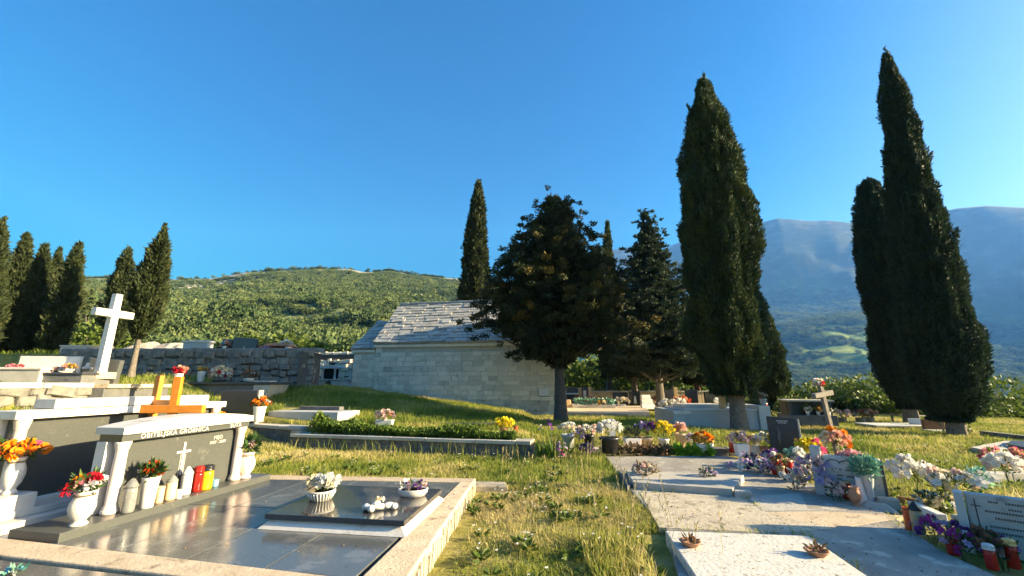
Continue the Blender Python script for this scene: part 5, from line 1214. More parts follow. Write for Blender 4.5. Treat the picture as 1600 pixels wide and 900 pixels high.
def small_white_stone():
    p = at(1337, 781, .04); T = thing('headstone', 'small white headstone with an open book carving beside the wooden cross', 'headstone', p, R(-41))
    m = MB(); m.box(-.27, .02, -.1, .30, .12, .50); m.build('slab', 'old_marble', T, bevel=.01)
    m = MB(); m.box(-.40, -.02, -.1, -.285, .14, .60); m.build('pillar', 'old_marble', T, bevel=.01)
    m = MB(); m.box(.302, .0, -.05, .325, .13, .49); m.build('frame', 'dark_lettering', T)
    m = MB()
    for c, w_ in ((-.17, .07), (-.02, .09)):
        pts = [(c + w_ * math.cos(a), .018, .40 + .05 * math.sin(a)) for a in np.linspace(2.9, .2, 9)]; m.tube(pts, .006, 5)
    m.build('book_outline', 'dark_lettering', T)
    m = MB()
    for zz, x0, x1 in ((.325, -.19, -.10), (.325, -.05, .05), (.255, -.15, -.09), (.25, -.05, .03), (.21, -.15, -.11)):
        x = x0
        while x < x1: m.box(x, .015, zz, x + .012, .0195, zz + .022); x += .017
    m.build('inscription', 'dark_lettering', T)
    m = MB(); m.lathe([(.002, 0), (.035, .002), (.035, .008), (.002, .009)], 18, Matrix.Translation((-.343, -.021, .40)) @ Matrix.Rotation(R(90), 4, 'X') @ Matrix.Scale(1.4, 4, (0, 1, 0))); m.build('photo_medallion', 'dark_granite', T, smooth=True)
    return T
small_white_stone()
T_ = wood_cross('weathered grey wooden cross with a bunch of flowers tied to its top', Vector((*atY(1314, 715, 5.95).xy, .02)), 1.47, 1.30, .19, .066, R(20), 'weathered_wood', R(-7))
arrangement('red, white and yellow flowers tied to the top of the weathered wooden cross', (atY(1278, 600, 5.9).x, 5.9, 1.42), None, [('red', 2, .035), ('white', 3, .04), ('cream', 2, .035), ('yellow', 1, .03)], (.06, .06, .05), leaf=('dry_leaf', 24, .05))
p = at(1362, 787, .05); arrangement('turquoise green plant in a tall grey vase at the end of the small white headstone', p, ('flare', psr(13, p), psz(44, p), 'grey_plastic'), [], (.15, .13, .11), leaf=('mint_leaf', 340, .07), name='flower_vase', cat='plant')
p = at(1348, 786, .05); T_ = thing('cone_vase', 'empty white cone shaped vase leaning against the tall grey vase', 'vase', p); pot_part(T_, 'cone', psr(11, p), psz(38, p), 'white_ceramic', name='body')
p = at(1338, 790, .05); T_ = thing('clay_pot', 'brown clay pot standing next to the red candle jar', 'pot', p); pot_part(T_, 'urn', psr(11, p), psz(27, p), 'terracotta', name='body')
p = at(1388, 792, .04); T_ = thing('concrete_block', 'small pale concrete block at the edge of the grass', 'block', p, R(-20)); m = MB(); m.box(-.1, -.06, -.02, .1, .06, .1); m.build('block', 'pale_concrete', T_, bevel=.01)
p = at(1375, 793, .04); T_ = thing('stone_wedge', 'splayed pale stone foot under the tall grey vase', 'stone', p, R(-35)); m = MB(); m.frustum([(-.22, -.1, -.03), (.16, -.1, -.03), (.16, .1, -.03), (-.22, .1, -.03)], [(-.12, -.05, .05), (.06, -.05, .05), (.06, .05, .05), (-.12, .05, .05)]); m.build('block', 'pale_concrete', T_, bevel=.01)

# small bunches that fill the candle row
FILL = [(1196, 741, 'lilac', 'white', 'small lilac and white bunch at the shaded end of the long flower heap'), (1229, 738, 'pink', 'cream', 'small pink bunch squeezed between the red candle jars'), (1262, 752, 'white', 'pale_pink', 'white and blush bunch left of the lilac flowers'), (1296, 752, 'lilac', 'purple', 'purple tinged bunch against the pillar of the small white headstone'), (1275, 745, 'hot_pink', 'white', 'pink and white bunch under the yellow bouquet'), (1312, 782, 'pale_pink', 'white', 'low pale bunch by the red candle of the small white headstone'), (1170, 728, 'navy', 'lilac', 'dark blue bunch at the start of the candle row'), (1243, 764, 'white', 'mint', 'white scraps of plastic flowers at the paving edge')]
for u, v, a, b, lb in FILL:
    p = at(u, v, .06); arrangement(lb, p, None, [(a, 6, .04), (b, 5, .04, 'lily')], (.13, .11, .12), .02, ('pot_leaf', 40, .06), gr, name='flower_bunch')
FILL2 = [(1476, 800, 'cream', 'white', 'cream and white sprigs behind the black lidded lantern'), (1522, 852, 'purple', 'brown', 'dark bunch left of the silver lidded candle'), (1505, 868, 'magenta', 'lilac', 'magenta sprigs beside the gold lidded candle'), (1566, 880, 'brown', 'purple', 'dark leaves and flowers between the two tall red candles'), (1450, 795, 'white', 'dull', 'faded white sprigs above the white edged kerb')]
for u, v, a, b, lb in FILL2:
    p = at(u, v, .05); arrangement(lb, p, None, [(a, 6, .03), (b, 5, .03, 'lily')], (.11, .09, .10), .02, ('pot_leaf', 60, .06), 'flowers heaped round the near white headstone', name='flower_bunch')
# --- nearest small headstone, cut by the frame
def near_stone():
    p = at(1580, 868, .03); T = thing('headstone', 'white headstone with a thin black cross, cut by the picture edge among heaps of flowers', 'headstone', p, R(-45))
    m = MB(); m.box(-.20, .0, -.1, .55, .1, .46); m.build('slab', 'old_marble', T, bevel=.01)
    m = MB(); m.box(-.27, -.03, -.1, -.205, .12, .46); m.build('side_post', 'old_marble', T, bevel=.01)
    m = MB(); m.box(-.147, -.004, .22, -.139, .0, .42); m.box(-.175, -.004, .36, -.148, .0, .367); m.box(-.138, -.004, .36, -.11, .0, .367); m.build('engraved_cross', 'dark_lettering', T)
    m = MB()
    for zz, x0, x1 in ((.40, -.06, .0), (.40, .04, .22), (.355, .05, .12), (.32, -.09, .26), (.27, -.04, .16), (.20, -.08, .24), (.155, -.11, .26)):
        x = x0
        while x < x1:
            ww = random.uniform(.008, .014); m.box(x, -.003, zz, x + ww, .0, zz + .016); x += ww + .005
    m.build('inscription', 'dark_lettering', T)
near_stone()
gn = 'flowers heaped round the near white headstone'
N_ = [
 (1434, 772, .03, None, [('white', 9, .075, 'peony')], (.23, .18, .15), ('dry_leaf', 20, .08), 'white peonies in front of the pale kerb at the edge of the grass', .16),
 (1497, 795, .05, None, [('white', 14, .042, 'daisy'), ('cream', 9, .045, 'daisy'), ('pale_pink', 4, .04)], (.20, .16, .15), ('ivy_leaf', 90, .06), 'spray of white daisies with green leaves above the stone planter', .16),
 (1512, 832, .05, ('box', 17, 24, 'pale_concrete', 1.2, .8), [], (.14, .1, .06), ('lettuce_leaf', 50, .05), 'pale stone planter under the white daisies', 0),
 (1540, 800, .05, None, [('white', 5, .085, 'lily'), ('mint', 2, .07, 'lily')], (.14, .12, .10), ('mint_leaf', 60, .08), 'large white poinsettia blooms with dark green leaves', .26),
 (1563, 772, .05, None, [('pink', 4, .05, 'mum'), ('hot_pink', 3, .05, 'mum')], (.09, .08, .13), ('lettuce_leaf', 30, .06), 'bright pink pompom flowers above the white headstone', .34),
 (1586, 792, .05, None, [('white', 9, .055, 'peony'), ('pale_pink', 3, .05)], (.16, .12, .12), ('pot_leaf', 30, .05), 'white roses lying along the top of the near headstone', .36),
 (1597, 740, .05, None, [('hot_pink', 4, .055), ('salmon', 2, .05), ('yellow', 3, .04)], (.12, .1, .09), ('lettuce_leaf', 40, .06), 'red pink flowers with yellow leaves at the picture edge', .2),
 (1461, 838, .05, None, [('lilac', 9, .035, 'lily'), ('magenta', 6, .035), ('purple', 4, .03)], (.13, .12, .09), ('mint_leaf', 50, .05), 'lilac and purple flowers lying on the shaded paving by the stone planter', 0),
 (1541, 862, .05, None, [('brown', 6, .035), ('purple', 8, .035), ('white', 3, .03, 'lily')], (.15, .12, .10), ('pot_leaf', 60, .05), 'dark purple and brown flowers between the two lidded red candles', 0)]
for u, v, z, pot, fl, sp, lf, lb, lift in N_:
    p = at(u, v, z); arrangement(lb, p, (pot[0], psr(pot[1], p), psz(pot[2], p), *pot[3:]) if pot else None, fl, sp, lift, lf, gn, name='flower_pot' if pot else 'flower_bunch')
for u, v, r_, h_, cap, lb in ((1491, 867, 11, 33, 'gold_metal', 'red grave candle with a gold lid at the foot of the stone planter'), (1552, 890, 11, 38, 'silver_metal', 'red grave candle with a silver lid, nearest to the paving'), (1586, 888, 12, 44, 'gold_metal', 'tall dark red grave candle with a gold lid at the picture edge')):
    p = at(u, v, .04); lantern(lb, p, psr(r_, p), psz(h_, p), 'red_glass', cap, 'candle', gn)
p = at(1437, 834, .04); lantern('beige grave lantern with a black pointed lid', p, psr(11, p), psz(46, p), 'yellow_stone', 'black_plastic', 'cone', gn)
p = at(1424, 830, .04); lantern('orange red candle glass behind the black lidded lantern', p, psr(9, p), psz(34, p), 'orange_glass', 'orange_glass', 'plain', gn)
def kerb(label, px, z, w_, h, mat, seg=3, name='grave_kerb'):
    a, b = at(*px[0], z), at(*px[1], z); L_, an = frame_of(a, b); T = thing(name, label, 'kerb', (a.x, a.y, 0), an)
    for k in range(seg):
        m = MB(); m.box(L_ * k / seg + .004, 0, -.1, L_ * (k + 1) / seg - .004, w_, h); m.build('kerb_stone', mat, T, bevel=.012)
    return T
kerb('pale concrete kerb running behind the white peonies', [(1460, 742), (1640, 738)], .12, .16, .12, 'pale_concrete')
kerb('white edged kerb stone beside the black lidded lantern', [(1416, 782), (1462, 803)], .12, .10, .12, 'white_marble', 1)
kerb('brown weathered boards edging the bed behind the lantern', [(1400, 775), (1490, 792)], .07, .05, .07, 'brown_wood', 2, 'bed_edging')
# the taller monument beside the frame whose shadow lies on the paving
def edge_monument():
    T = thing('monument', 'tall grey monument whose shadow falls on the paving from beside the picture', 'tomb', (6.4, 2.2, 0), R(96))
    m = MB(); m.box(0, 0, -.2, 2.0, .25, 1.2); m.build('slab', 'grey_granite', T, bevel=.01)
    m = MB(); m.box(-.1, -.3, -.2, 2.1, .4, .18); m.build('base', 'grey_tomb', T, bevel=.012)
edge_monument()
# flat grave in the grass at the picture edge
def edge_grave():
    T = slab_thing('grave', 'flat grave with a pale concrete rim in the grass at the picture edge', 'grave', [tuple(at(u, v, .12).xy) for u, v in ((1516, 697), (1640, 722), (1660, 690), (1570, 687))], -.1, .10, 'pale_concrete', 'rim')
    quad_slab('slab', [tuple(at(u, v, .16).xy) for u, v in ((1572, 693), (1640, 706), (1655, 691), (1580, 688))], .102, .16, 'dark_granite', T)
edge_grave()

# ================================================================== BEYOND THE FULL CYPRESS
def pale_tomb():
    a, b = dep(1054, 668, 12.3), dep(1203, 668, 12.3); T = thing('tomb', 'long pale grey plastered tomb behind the full cypress trunk', 'tomb', (a.x, a.y, .15), R(-2)); L_ = (b - a).xy.length
    m = MB(); m.box(0, 0, -.2, L_ - .35, 1.9, .52); m.build('body', 'grey_tomb', T, bevel=.015)
    m = MB(); m.box(L_ - .348, -.05, -.2, L_, 1.9, .66); m.build('end_block', 'grey_tomb', T, bevel=.015)
    m = MB(); m.box(.35, -.03, .522, L_ - .352, 1.9, .56); m.build('slab', 'white_marble', T, bevel=.01)
    m = MB(); m.box(.6, .6, .562, 1.9, 1.75, .66); m.build('upper_slab', 'white_marble', T, bevel=.012)
    m = MB(); m.box(0, -.03, .42, .52, -.002, .515); m.build('ledge', 'white_marble', T)
    return T
T_ = pale_tomb(); q = lambda x, y, z: T_.matrix_basis @ Vector((x, y, z))
m = thing('stone_pillar', 'small sandy stone pillar standing on the pale grey tomb', 'pillar', q(1.62, .3, .56)); b = MB(); b.box(-.08, -.08, 0, .08, .08, .40); b.build('block', 'yellow_stone', m, bevel=.012)
p = q(2.85, .25, .66); arrangement('dark flowers on the end block of the pale grey tomb', p, ('pot', .1, .2, 'grey_plastic'), [('brown', 3, .05), ('dull', 3, .05)], (.14, .1, .1), leaf=('pot_leaf', 30, .07), name='flower_pot')
p = dep(1196, 642, 13.5); lantern('glowing red lantern at the corner of the pale grey tomb', p, .09, .26, 'orange_glass', 'red_glass', 'plain')
# black flat-roofed tomb
def flat_roof_tomb():
    a, b = dep(1238, 648, 13.6), dep(1288, 648, 13.6); T = thing('roofed_tomb', 'black tomb under a projecting flat stone roof near the wooden cross', 'tomb', (a.x, a.y, a.z - .02), R(-14)); L_ = (b - a).xy.length + .1
    m = MB(); m.box(-.1, .12, -.2, L_ + .02, .7, .44); m.build('back', 'matt_black_granite', T, bevel=.01)
    m = MB(); m.box(-.14, -.12, .442, L_ + .06, .8, .50); m.build('roof_slab', 'pale_concrete', T, bevel=.012)
    m = MB(); m.box(-.16, -.13, -.3, L_ + .08, .9, .02); m.build('base', 'dark_concrete', T, bevel=.012)
    for x in (-.08, L_ - .1): m = MB(); m.box(x, -.02, .021, x + .1, .118, .44); m.build('post', 'dark_granite', T)
    return T
T_ = flat_roof_tomb(); q = lambda x, y, z: T_.matrix_basis @ Vector((x, y, z))
for k, (x, c, lb) in enumerate(((.45, 'white', 'white figure like flowers inside the black roofed tomb'), (.75, 'gold', 'yellow flowers inside the black roofed tomb'), (1.05, 'white', 'pale flowers at the far post of the black roofed tomb'))):
    arrangement(lb, q(x, -.02, .02), ('vase', .06, .12, 'white_ceramic'), [(c, 4, .05)], (.1, .08, .07), leaf=('pot_leaf', 16, .06), name='flower_vase')
# around the leaning cypresses
flat_tomb('low flat grave below the blunt cypress with a small white sign', 1372, 1462, 676, 13.2, .12, 1.0, 'dark_concrete', 'grey_tomb', -.02, R(-6), None, 'grave')
p = dep(1430, 663, 13.6); T_ = thing('sign', 'small white sign on a dark stub in front of the blunt cypress', 'sign', (p.x, p.y, .0), R(-30)); m = MB(); m.box(-.13, -.1, -.1, .13, .1, .17); m.build('stub', 'dark_concrete', T_, bevel=.01); m = MB(); m.frustum([(-.14, -.12, .172), (.14, -.12, .172), (.14, .1, .172), (-.14, .1, .172)], [(-.14, -.05, .33), (.14, -.05, .33), (.14, .1, .33), (-.14, .1, .33)]); m.build('panel', 'white_plastic', T_, bevel=.005)
wood_cross('thin leaning grey cross against the trunk of the tallest cypress', dep(1474, 672, 11.9), .56, .42, .17, .05, R(-20), 'weathered_wood', R(-12))
p = dep(1486, 676, 11.8); flat_tomb('small brown and grey niche grave at the foot of the tallest cypress', 1462, 1500, 675, 12.0, .08, .5, 'dark_concrete', 'grey_tomb', -.02, R(-10), (.55, .34, 'brown_wood'), 'grave')
p = dep(1511, 686, 11.3); arrangement('white flowering creeper on the trunk foot of the tallest cypress', (p.x, p.y, -.02), None, [('white', 7, .04, 'daisy'), ('salmon', 2, .04)], (.12, .1, .27), leaf=('pot_leaf', 120, .07), top=False)
def rail():
    a, b = dep(1362, 652, 15.5), dep(1462, 664, 15.0); L_, an = frame_of(a, b); T = thing('railing', 'low metal rail behind the flat grave at the foot of the blunt cypress', 'railing', (a.x, a.y, .0), an)
    z = Hs(a.x, a.y)
    m = MB(); m.tube([(0, 0, z + .30), (L_, 0, z + .22)], .022, 8); m.build('bar', 'weathered_wood', T, smooth=True)
    for k in range(4): m = MB(); m.box(L_ * k / 3 - .025, -.025, z - .3, L_ * k / 3 + .025, .025, z + .29 - .08 * k / 3); m.build('post', 'weathered_wood', T)
rail()
for k, (u, v, c, lb) in enumerate(((1315, 655, ('pale_pink', 'cream'), 'pale flowers in the stones behind the wooden cross'), (1345, 656, ('brown', 'dull'), 'dried flowers in the stones left of the metal rail'), (1358, 654, ('brown', 'salmon'), 'brown flowers beside the metal rail'))):
    p = dep(u, v, 15); p.z = Hs(p.x, p.y); T_ = arrangement(lb, p, ('bowl', .16, .2, 'rubble_stone'), [(c[0], 5, .07), (c[1], 3, .06)], (.26, .2, .16), leaf=('dry_leaf', 50, .09), name='flower_bowl')
kerb('low dark kerb in the grass beyond the edge of the flat grave', [(1530, 676), (1650, 690)], .1, .2, .15, 'rubble_stone', 4)

# ================================================================== FAR GRAVES UNDER THE TREES
tag(quad_slab('path', [(1.4, 17.3), (4.5, 16.6), (5.6, 17.4), (7.0, 22.5), (1.6, 22.0)], .1, .335, 'beige_concrete', None, .01), kind='structure')
def far_wall():
    T = thing('boundary_wall', 'long low sunlit boundary wall behind the graves under the trees', 'wall', (1.5, 27.5, 0), 0)
    for k in range(9):
        m = MB(); m.box(1.35 * k + .01, 0, -.2, 1.35 * (k + 1) - .01, .35, .92); m.build('wall_block', 'beige_concrete', T, bevel=.02)
        m = MB(); m.box(1.35 * k + .01, -.06, .922, 1.35 * (k + 1) - .01, .41, 1.02); m.build('coping_stone', 'pale_concrete', T, bevel=.015)
far_wall()
def ornate_tomb():
    a = dep(888, 628, 22.5); T = thing('tomb', 'dark tomb with pale stone uprights beside the trunk of the broad tree', 'tomb', (a.x, a.y, .3))
    m = MB(); m.box(0, .5, -.1, 1.2, .8, .95); m.build('back', 'dark_granite', T, bevel=.015)
    m = MB(); m.box(-.1, .2, .58, .62, .49, .66); m.build('shelf', 'white_marble', T, bevel=.01)
    for x, h, mt in ((.72, .95, 'yellow_stone'), (.98, .8, 'pink_marble'), (1.28, 1.0, 'yellow_stone')): m = MB(); m.box(x - .09, .35, -.1, x + .09, .497, h); m.build('upright', mt, T, bevel=.012)
    m = MB(); m.box(-.2, -.3, -.1, 1.8, .34, .16); m.build('base', 'dark_concrete', T, bevel=.015)
ornate_tomb()
for u, v, d, c, lb in ((905, 630, 21.9, ('deep_orange', 'dull'), 'rusty orange flowers along the dark tomb under the broad tree'), (922, 630, 21.8, ('brown', 'salmon'), 'brown and salmon flowers on the dark tomb base'), (938, 627, 22.2, ('gold', 'deep_orange'), 'golden flowers beside the thin far trunk')):
    p = dep(u, v, d); p.z = .46; arrangement(lb, p, None, [(c[0], 6, .09), (c[1], 5, .08)], (.35, .2, .18), leaf=('dry_leaf', 50, .12))
slab_thing('grave_bed', 'low planted grave bed with a pale rim beyond the stone path', 'grave', [(2.9, 20.3), (4.9, 20.1), (5.1, 21.2), (3.0, 21.4)], .1, .48, 'pale_concrete')
leaf_bed('bed_plants', 'grey green plants growing on the low grave bed', (Vector((3.0, 20.5, 0)), Vector((4.9, 20.3, 0))), 300, 'mint_leaf', .14, 7, .6, .28, 'plants'); bpy.data.objects['bed_plants'].location.z = .42
p = dep(889, 637, 20.3); T_ = thing('stone_block', 'sandy upright stone block against the trunk of the broad tree', 'stone', (p.x, p.y, .3)); m = MB(); m.frustum([(-.15, 0, -.1), (.15, 0, -.1), (.15, .2, -.1), (-.15, .2, -.1)], [(-.1, .02, .40), (.1, .02, .40), (.1, .18, .40), (-.1, .18, .40)]); m.build('block', 'yellow_stone', T_, bevel=.03)
p = dep(941, 636, 19.5); p.z = .3; arrangement('pale yellow flowers on the far side of the stone path', p, ('pot', .12, .16, 'pale_concrete'), [('cream', 4, .08), ('gold', 2, .08)], (.2, .14, .12), leaf=('pot_leaf', 24, .1), name='flower_pot')
T_ = upright('black far headstone with a small white figure between two trunks', 984, 1001, 611, 633, 22.6, 'black_granite', .3, .14); m = MB(); m.lathe([(.09, .1), (.07, .3), (.05, .38), (.06, .46), (.01, .52)], 12, Matrix.Translation((-.02, -.1, 0))); m.build('figure', 'white_marble', T_, smooth=True)
def plaque():
    p = dep(1013, 636, 19.8); T = thing('stacked_plaque', 'pale grey stack of stepped plaques leaning between two trunks', 'plaque', (p.x, p.y, .3), R(12)); T.rotation_euler[0] = R(-16)
    for k, (w_, z0, z1) in enumerate(((.34, 0, .22), (.29, .225, .45), (.24, .455, .66))): m = MB(); m.box(-w_, -.05 + .02 * k, z0 - .04 * (k == 0), w_, .08, z1); m.build('plate', 'grey_tomb', T, bevel=.015)
plaque()
upright('dark far headstone left of the reddish trunk', 1040, 1053, 609, 627, 24.0, 'dark_granite', .3, .14)
upright('sandy far pillar beside the dark far headstone', 1054, 1060, 605, 627, 24.0, 'yellow_stone', .3, .2, name='stone_pillar', cat='pillar')
upright('dark brown far headstone behind the reddish trunk', 1073, 1092, 609, 633, 22.4, 'dark_granite', .3, .14)
upright('grey far headstone in the shade beside the thin far trunk', 958, 982, 613, 630, 23.4, 'dark_granite', .3, .14)
T_ = upright('black rounded far headstone beside the full cypress', 1103, 1128, 612, 632, 21.4, 'black_granite', .3, .16); m = MB(); m.lathe([(.12, 0), (.16, .02), (.16, .05), (.1, .06)], 14, Matrix.Translation((.1, -.03, .3)) @ Matrix.Rotation(R(90), 4, 'X')); m.build('wreath', 'white_marble', T_, smooth=True)
for u, v, d, c, lb in ((1045, 641, 17.5, ('white', 'dull'), 'heap of white flowers beside the pale grey tomb'), (1060, 637, 18.5, ('white', 'pale_pink'), 'white and pink flowers behind the heap of white ones'), (1066, 629, 22, ('salmon', 'deep_orange'), 'reddish flowers on the far boundary side'), (970, 634, 21, ('dull', 'cream'), 'faded flowers under the thin far trunk'), (1028, 631, 22.5, ('salmon', 'cream'), 'small salmon flowers behind the stacked plaques')):
    p = dep(u, v, d); p.z = .3; arrangement(lb, p, ('box', .2, .14, 'grey_tomb', 1.2, .7), [(c[0], 9, .085), (c[1], 5, .08)], (.34, .2, .2), leaf=('pot_leaf', 40, .1), name='flower_planter')

# ================================================================== GRASS
def grass(name, n, area, lo, hi, width, bias, seed, dens=None, zf=None, lean=.35, mat='grass', tintf=None):
    rg = np.random.default_rng(seed); x = rg.uniform(area[0], area[2], n); y = rg.uniform(area[1], area[3], n)
    if dens is not None: k = rg.random(n) < dens(x, y); x, y = x[k], y[k]
    n = len(x); z = (H(x, y) if zf is None else zf(x, y)) - .01
    tuft = fbm(x * 2.3, y * 2.3, seed, 3); L_ = (lo + (hi - lo) * rg.random(n) ** 1.6) * (.55 + .9 * tuft)
    a = rg.uniform(0, 6.283, n); b = rg.normal(size=(n, 2)) * lean; W_ = width * (.6 + .8 * rg.random(n))
    C = np.stack([x, y, z], -1); s = np.stack([np.cos(a), np.sin(a), 0 * a], -1) * W_[:, None] * .5
    mid = C + np.stack([b[:, 0] * L_ * .35, b[:, 1] * L_ * .35, L_ * .6], -1); tip = C + np.stack([b[:, 0] * L_ * 1.1, b[:, 1] * L_ * 1.1, L_ * (1 - .25 * np.minimum(np.hypot(b[:, 0], b[:, 1]), 1.5))], -1)
    V = np.stack([C - s, C + s, mid + s * .7, mid - s * .7, tip], 1).reshape(-1, 3); o = np.arange(n)[:, None] * 5
    F = np.concatenate([o + [0, 1, 2], o + [0, 2, 3], o + [3, 2, 4]])
    dry = fbm(x * .9 + 30, y * .9, seed + 3, 3)
    t = bias + 1.5 * (dry - .5) + .45 * (rg.random(n) - .5)
    if tintf is not None: t = t + tintf(x, y)
    t = np.clip(t, 0, 1)
    tag(link(name, fast_mesh(name, V, F, np.concatenate([t, t, np.clip(t + .06, 0, 1)])), mat), kind='stuff')
def inside(poly, x, y):
    r = np.zeros(len(x), bool); n = len(poly)
    for i in range(n):
        x0, y0 = poly[i]; x1, y1 = poly[(i + 1) % n]
        c = ((y0 > y) != (y1 > y)) & (x < (x1 - x0) * (y - y0) / (y1 - y0 + 1e-12) + x0); r ^= c
    return r
PVP = [tuple(q) for q in pv]
yw_ = lambda x: np.where(x < -5.12, np.maximum(8.86 + (.39 - x) * .238, 10.52 + (-5.12 - x) * .5), 8.86 + np.maximum(.39 - x, 0) * .238)
def d_near(x, y):
    right = inside(PVP, x, y); left = (x < -.5 + .05 * (y - 3)) & (y < 6.12); apron = (x < -.02) & (y < 6.5 - .07 * (x + 3.7)) & (y > 6.0)
    slab = (x > 1.05) & (y < 4.5)
    return np.where(right | left | apron | slab, 0, np.clip(.35 + 3.2 * (fbm(x * 1.7, y * 1.7, 8, 4) - .42), .14, 1))
grass('lawn_grass', 110000, (-.75, 2.6, 1.6, 6.6), .03, .10, .0065, .74, 1, d_near, lean=.55, tintf=lambda x, y: .12 * sstep(.1, .9, x))
def d_mid(x, y): return np.where(inside(PVP, x, y) | (y > yw_(x) - .28) & (x < .42) | (x < -7.6), 0, 1) * ((x < -.1) & (y > 6.42 - .07 * (x + 3.7)) | (x >= -.1) & (x < 2.2))
grass('lawn_grass', 76000, (-7.6, 6.0, 1.9, 11.5), .05, .13, .009, .58, 2, d_mid, lean=.45)
grass('wall_foot_grass', 9000, (-5.5, 8.3, .6, 10.5), .16, .36, .009, .62, 12, lambda x, y: np.where((y < yw_(x) - .01) & (y > yw_(x) - .30), .28, 0), lean=.22)
grass('terrace_grass', 70000, (-9.0, 9.0, 1.6, 18.6), .07, .18, .015, .52, 3, lambda x, y: np.where((y > yw_(x) + .3) & (y < 18.1 - .176 * (x + 7.07)) & ~((x > -6.7) & (x < -4.4) & (y > 11.3) & (y < 12.6) & (y < 12.4 - .2 * (x + 5.5) + .3)), 1, 0), lean=.35)
grass('back_grass', 50000, (.5, 9.6, 10.5, 19.5), .06, .18, .016, .52, 4, lambda x, y: np.where((x > 4.7) & (x < 8.3) & (y > 12.7) & (y < 15) | (y < 10.0) & (x < 4.2) | (x < 5.6) & (x > 1.2) & (y > 16.4), 0, 1), lean=.35)
grass('verge_grass', 120000, (4.4, 5.2, 21, 19.5), .05, .14, .013, .58, 5, lambda x, y: np.where((x > 4.55 + .12 * np.abs(y - 5.5)) & (x > 5.3 - .9 * (y < 8.2)) & ~((x > 12.6) & (y < 12) & (y > 10.2)), 1, 0), lean=.6)
grass('hillside_grass', 26000, (-16, 3.5, -5.0, 14.8), .08, .22, .016, .34, 6, lambda x, y: np.where((x > -4.95) & (y < 10) | (x > -5.6) & (y < 7.2) | (np.abs(x + 9.15) < .35) & (y < 11) | (x > -10.2) & (x < -9.0) & (y < 9.2) | (y > 9.9 + .0 * x) & (x > -7.8) & (y < 13), 0, 1), lean=.35)
grass('upper_terrace_grass', 16000, (-22, 15.8, -8.5, 26), .1, .3, .03, .42, 7, lambda x, y: np.where(x < -7.9 - .46 * (y - 15), 1, 0), lean=.35)
grass('corner_grass', 5000, (.6, 2.6, 1.32, 4.3), .05, .17, .011, .45, 9, lambda x, y: np.where(x < 1.02 + .16 * (y - 3), 1, .0), zf=lambda x, y: 0 * x, lean=.25)
def stalks():
    rg = np.random.default_rng(11); m = []; n = 85
    xs = np.concatenate([rg.uniform(.75, 1.7, 50), rg.uniform(-.2, .9, 35)]); ys = np.concatenate([rg.uniform(3.5, 8.4, 50), rg.uniform(4, 8.4, 35)])
    b = MB()
    for x, y in zip(xs, ys):
        h = rg.uniform(.30, .62) * (1 if x > .7 else .7); lx, ly = rg.normal(0, .09, 2); z = 0
        b.tube([(x, y, z), (x + lx * .4, y + ly * .4, z + h * .6), (x + lx, y + ly, z + h)], [.0022, .0018, .001], 3)
        for k in range(9):
            t = .72 + .28 * k / 9; c = Vector((x + lx * t * t, y + ly * t * t, z + h * t)); a = rg.uniform(0, 6.28); e = c + Vector((math.cos(a) * .018, math.sin(a) * .018, .03))
            b.tube([c, (c + e) / 2, e], [.0012, .0042, .001], 3)
    tag(b.build('dry_grass_stalks', 'straw'), kind='stuff')
plain('straw', (.40, .33, .16), .8, .25, var=.25)
stalks()
def weeds():
    rg = np.random.default_rng(21); P = []
    for (x0, y0, x1, y1, k) in ((-.6, 2.9, 1.1, 6.3, 60), (-4.5, 6.5, 1.0, 8.8, 50), (4.8, 5.5, 11, 11, 70)):
        P += [(x, y) for x, y in zip(rg.uniform(x0, x1, k), rg.uniform(y0, y1, k)) if not inside(PVP, np.array([x]), np.array([y]))[0] and not (x < -.45 and y < 6.6)]
    parts = []
    for x, y in P:
        n = int(rg.integers(8, 20)); a = rg.uniform(0, 6.28, n); z = Hs(x, y); r = rg.uniform(.02, .06)
        C = np.stack([x + r * .4 * np.cos(a), y + r * .4 * np.sin(a), z + .02 + .05 * rg.random(n)], -1)
        parts.append(blades(C, np.stack([np.cos(a), np.sin(a), .2 + .7 * rg.random(n)], -1), rg.uniform(.05, .11), .03, .35 + .5 * (rg.random(n) - .5), rg=rg))
    V, F, T = join(parts); tag(link('lawn_weeds', fast_mesh('lawn_weeds', V, F, T), 'bush_leaf'), kind='stuff')
    parts = []
    for x, y in P[::2]:
        for q in range(3):
            n = 7; a = np.linspace(0, 6.28, n); xx, yy = x + rg.normal(0, .06), y + rg.normal(0, .06); C = np.stack([xx + 0 * a, yy + 0 * a, Hs(xx, yy) + .10 + .05 * rg.random() + 0 * a], -1)
            parts.append(blades(C, np.stack([np.cos(a), np.sin(a), .5 + 0 * a], -1), .018, .012, .5 + 0 * a, rg=rg))
    V, F, T = join(parts); tag(link('lawn_flowers', fast_mesh('lawn_flowers', V, F, T), 'petal_white'), kind='stuff')
weeds()

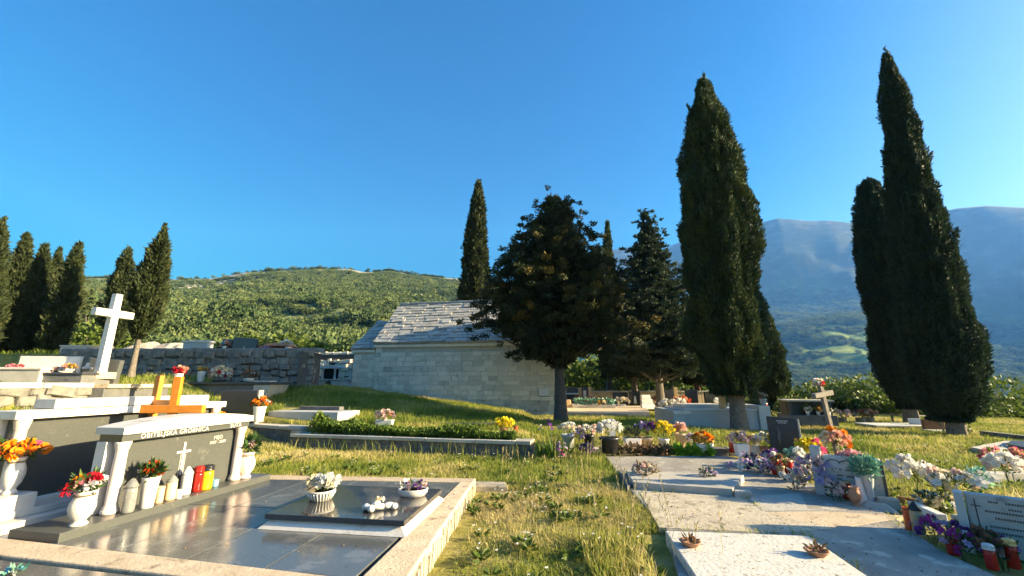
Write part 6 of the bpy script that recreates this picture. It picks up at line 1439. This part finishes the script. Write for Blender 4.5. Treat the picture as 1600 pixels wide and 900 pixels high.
def litter():
    rg = np.random.default_rng(33); C = []
    def put(poly, z, n):
        xs = [p[0] for p in poly]; ys = [p[1] for p in poly]
        x = rg.uniform(min(xs), max(xs), n); y = rg.uniform(min(ys), max(ys), n); k = inside(poly, x, y); C.append(np.stack([x[k], y[k], np.full(k.sum(), z)], -1))
    put(PVP, .058, 900)
    put([(-3.5, 3.9), (-1.1, 3.2), (-.75, 5.8), (-3.4, 5.9)], .184, 60)
    put([(-.68, 5.85), (-.53, 5.85), (-.75, 3.0), (-1.0, 3.0)], .19, 40)
    put([(-3.5, 6.12), (-3.5, 6.3), (-.6, 6.08), (-.6, 5.92)], .188, 40)
    C = np.concatenate(C); n = len(C); a = rg.uniform(0, 6.28, n)
    V, F, T = blades(C, np.stack([np.cos(a), np.sin(a), .12 * rg.random(n)], -1), rg.uniform(.012, .034, n), rg.uniform(.005, .014, n), rg.random(n), rg=rg)
    tag(link('leaf_litter', fast_mesh('leaf_litter', V, F, T), 'dry_leaf'), kind='stuff')
    # grass in the joints and along the slab edges
    C = []
    def edge(u0, v0, u1, v1, z, n, wob=.02):
        a_, b_ = at(u0, v0, z), at(u1, v1, z); t = rg.random(n); t = t[vnoise(t * 14, t * 0, int(u0)) > .42]
        C.append(np.stack([a_.x + (b_.x - a_.x) * t + rg.normal(0, wob, len(t)), a_.y + (b_.y - a_.y) * t + rg.normal(0, wob, len(t)), np.full(len(t), z - .01)], -1))
    edge(1000, 770, 1150, 768, .05, 120); edge(1150, 768, 1196, 800, .05, 60); edge(1039, 828, 1263, 836, .05, 160); edge(1263, 836, 1358, 902, .05, 110); edge(989, 758, 1145, 770, .05, 140); edge(946, 714, 985, 765, .03, 300, .05); edge(985, 765, 1040, 826, .03, 420, .06); edge(1196, 722, 1300, 768, .05, 160, .05); edge(1395, 806, 1470, 860, .05, 160, .06)
    C = np.concatenate(C); n = len(C)
    V, F, T = blades(C, np.array([[0, 0, 1.0]]) + rg.normal(size=(n, 3)) * [.5, .5, .2], .03 + .07 * rg.random(n) ** 2, .007, .25 + .7 * rg.random(n), rg=rg)
    tag(link('joint_grass', fast_mesh('joint_grass', V, F, T), 'grass'), kind='stuff')
litter()
# ------------------------------------------------------------------ air
def build_haze():
    m = bpy.data.materials.new('haze'); m.use_nodes = True; N, L = m.node_tree.nodes, m.node_tree.links
    N.remove(N['Principled BSDF']); v = N.new('ShaderNodeVolumePrincipled')
    v.inputs['Absorption Color'].default_value = (1, 1, 1, 1)
    v.inputs['Color'].default_value = (.11, .33, 1.0, 1); v.inputs['Density'].default_value = HAZE; v.inputs['Anisotropy'].default_value = 0.1
    L.new(v.outputs[0], N['Material Output'].inputs['Volume'])
    b = MB(); b.box(-3700, -3700, -700, 3700, 3700, 1420); o = b.build('haze', m); tag(o, kind='stuff')
HAZE = 1.8e-4
build_haze()
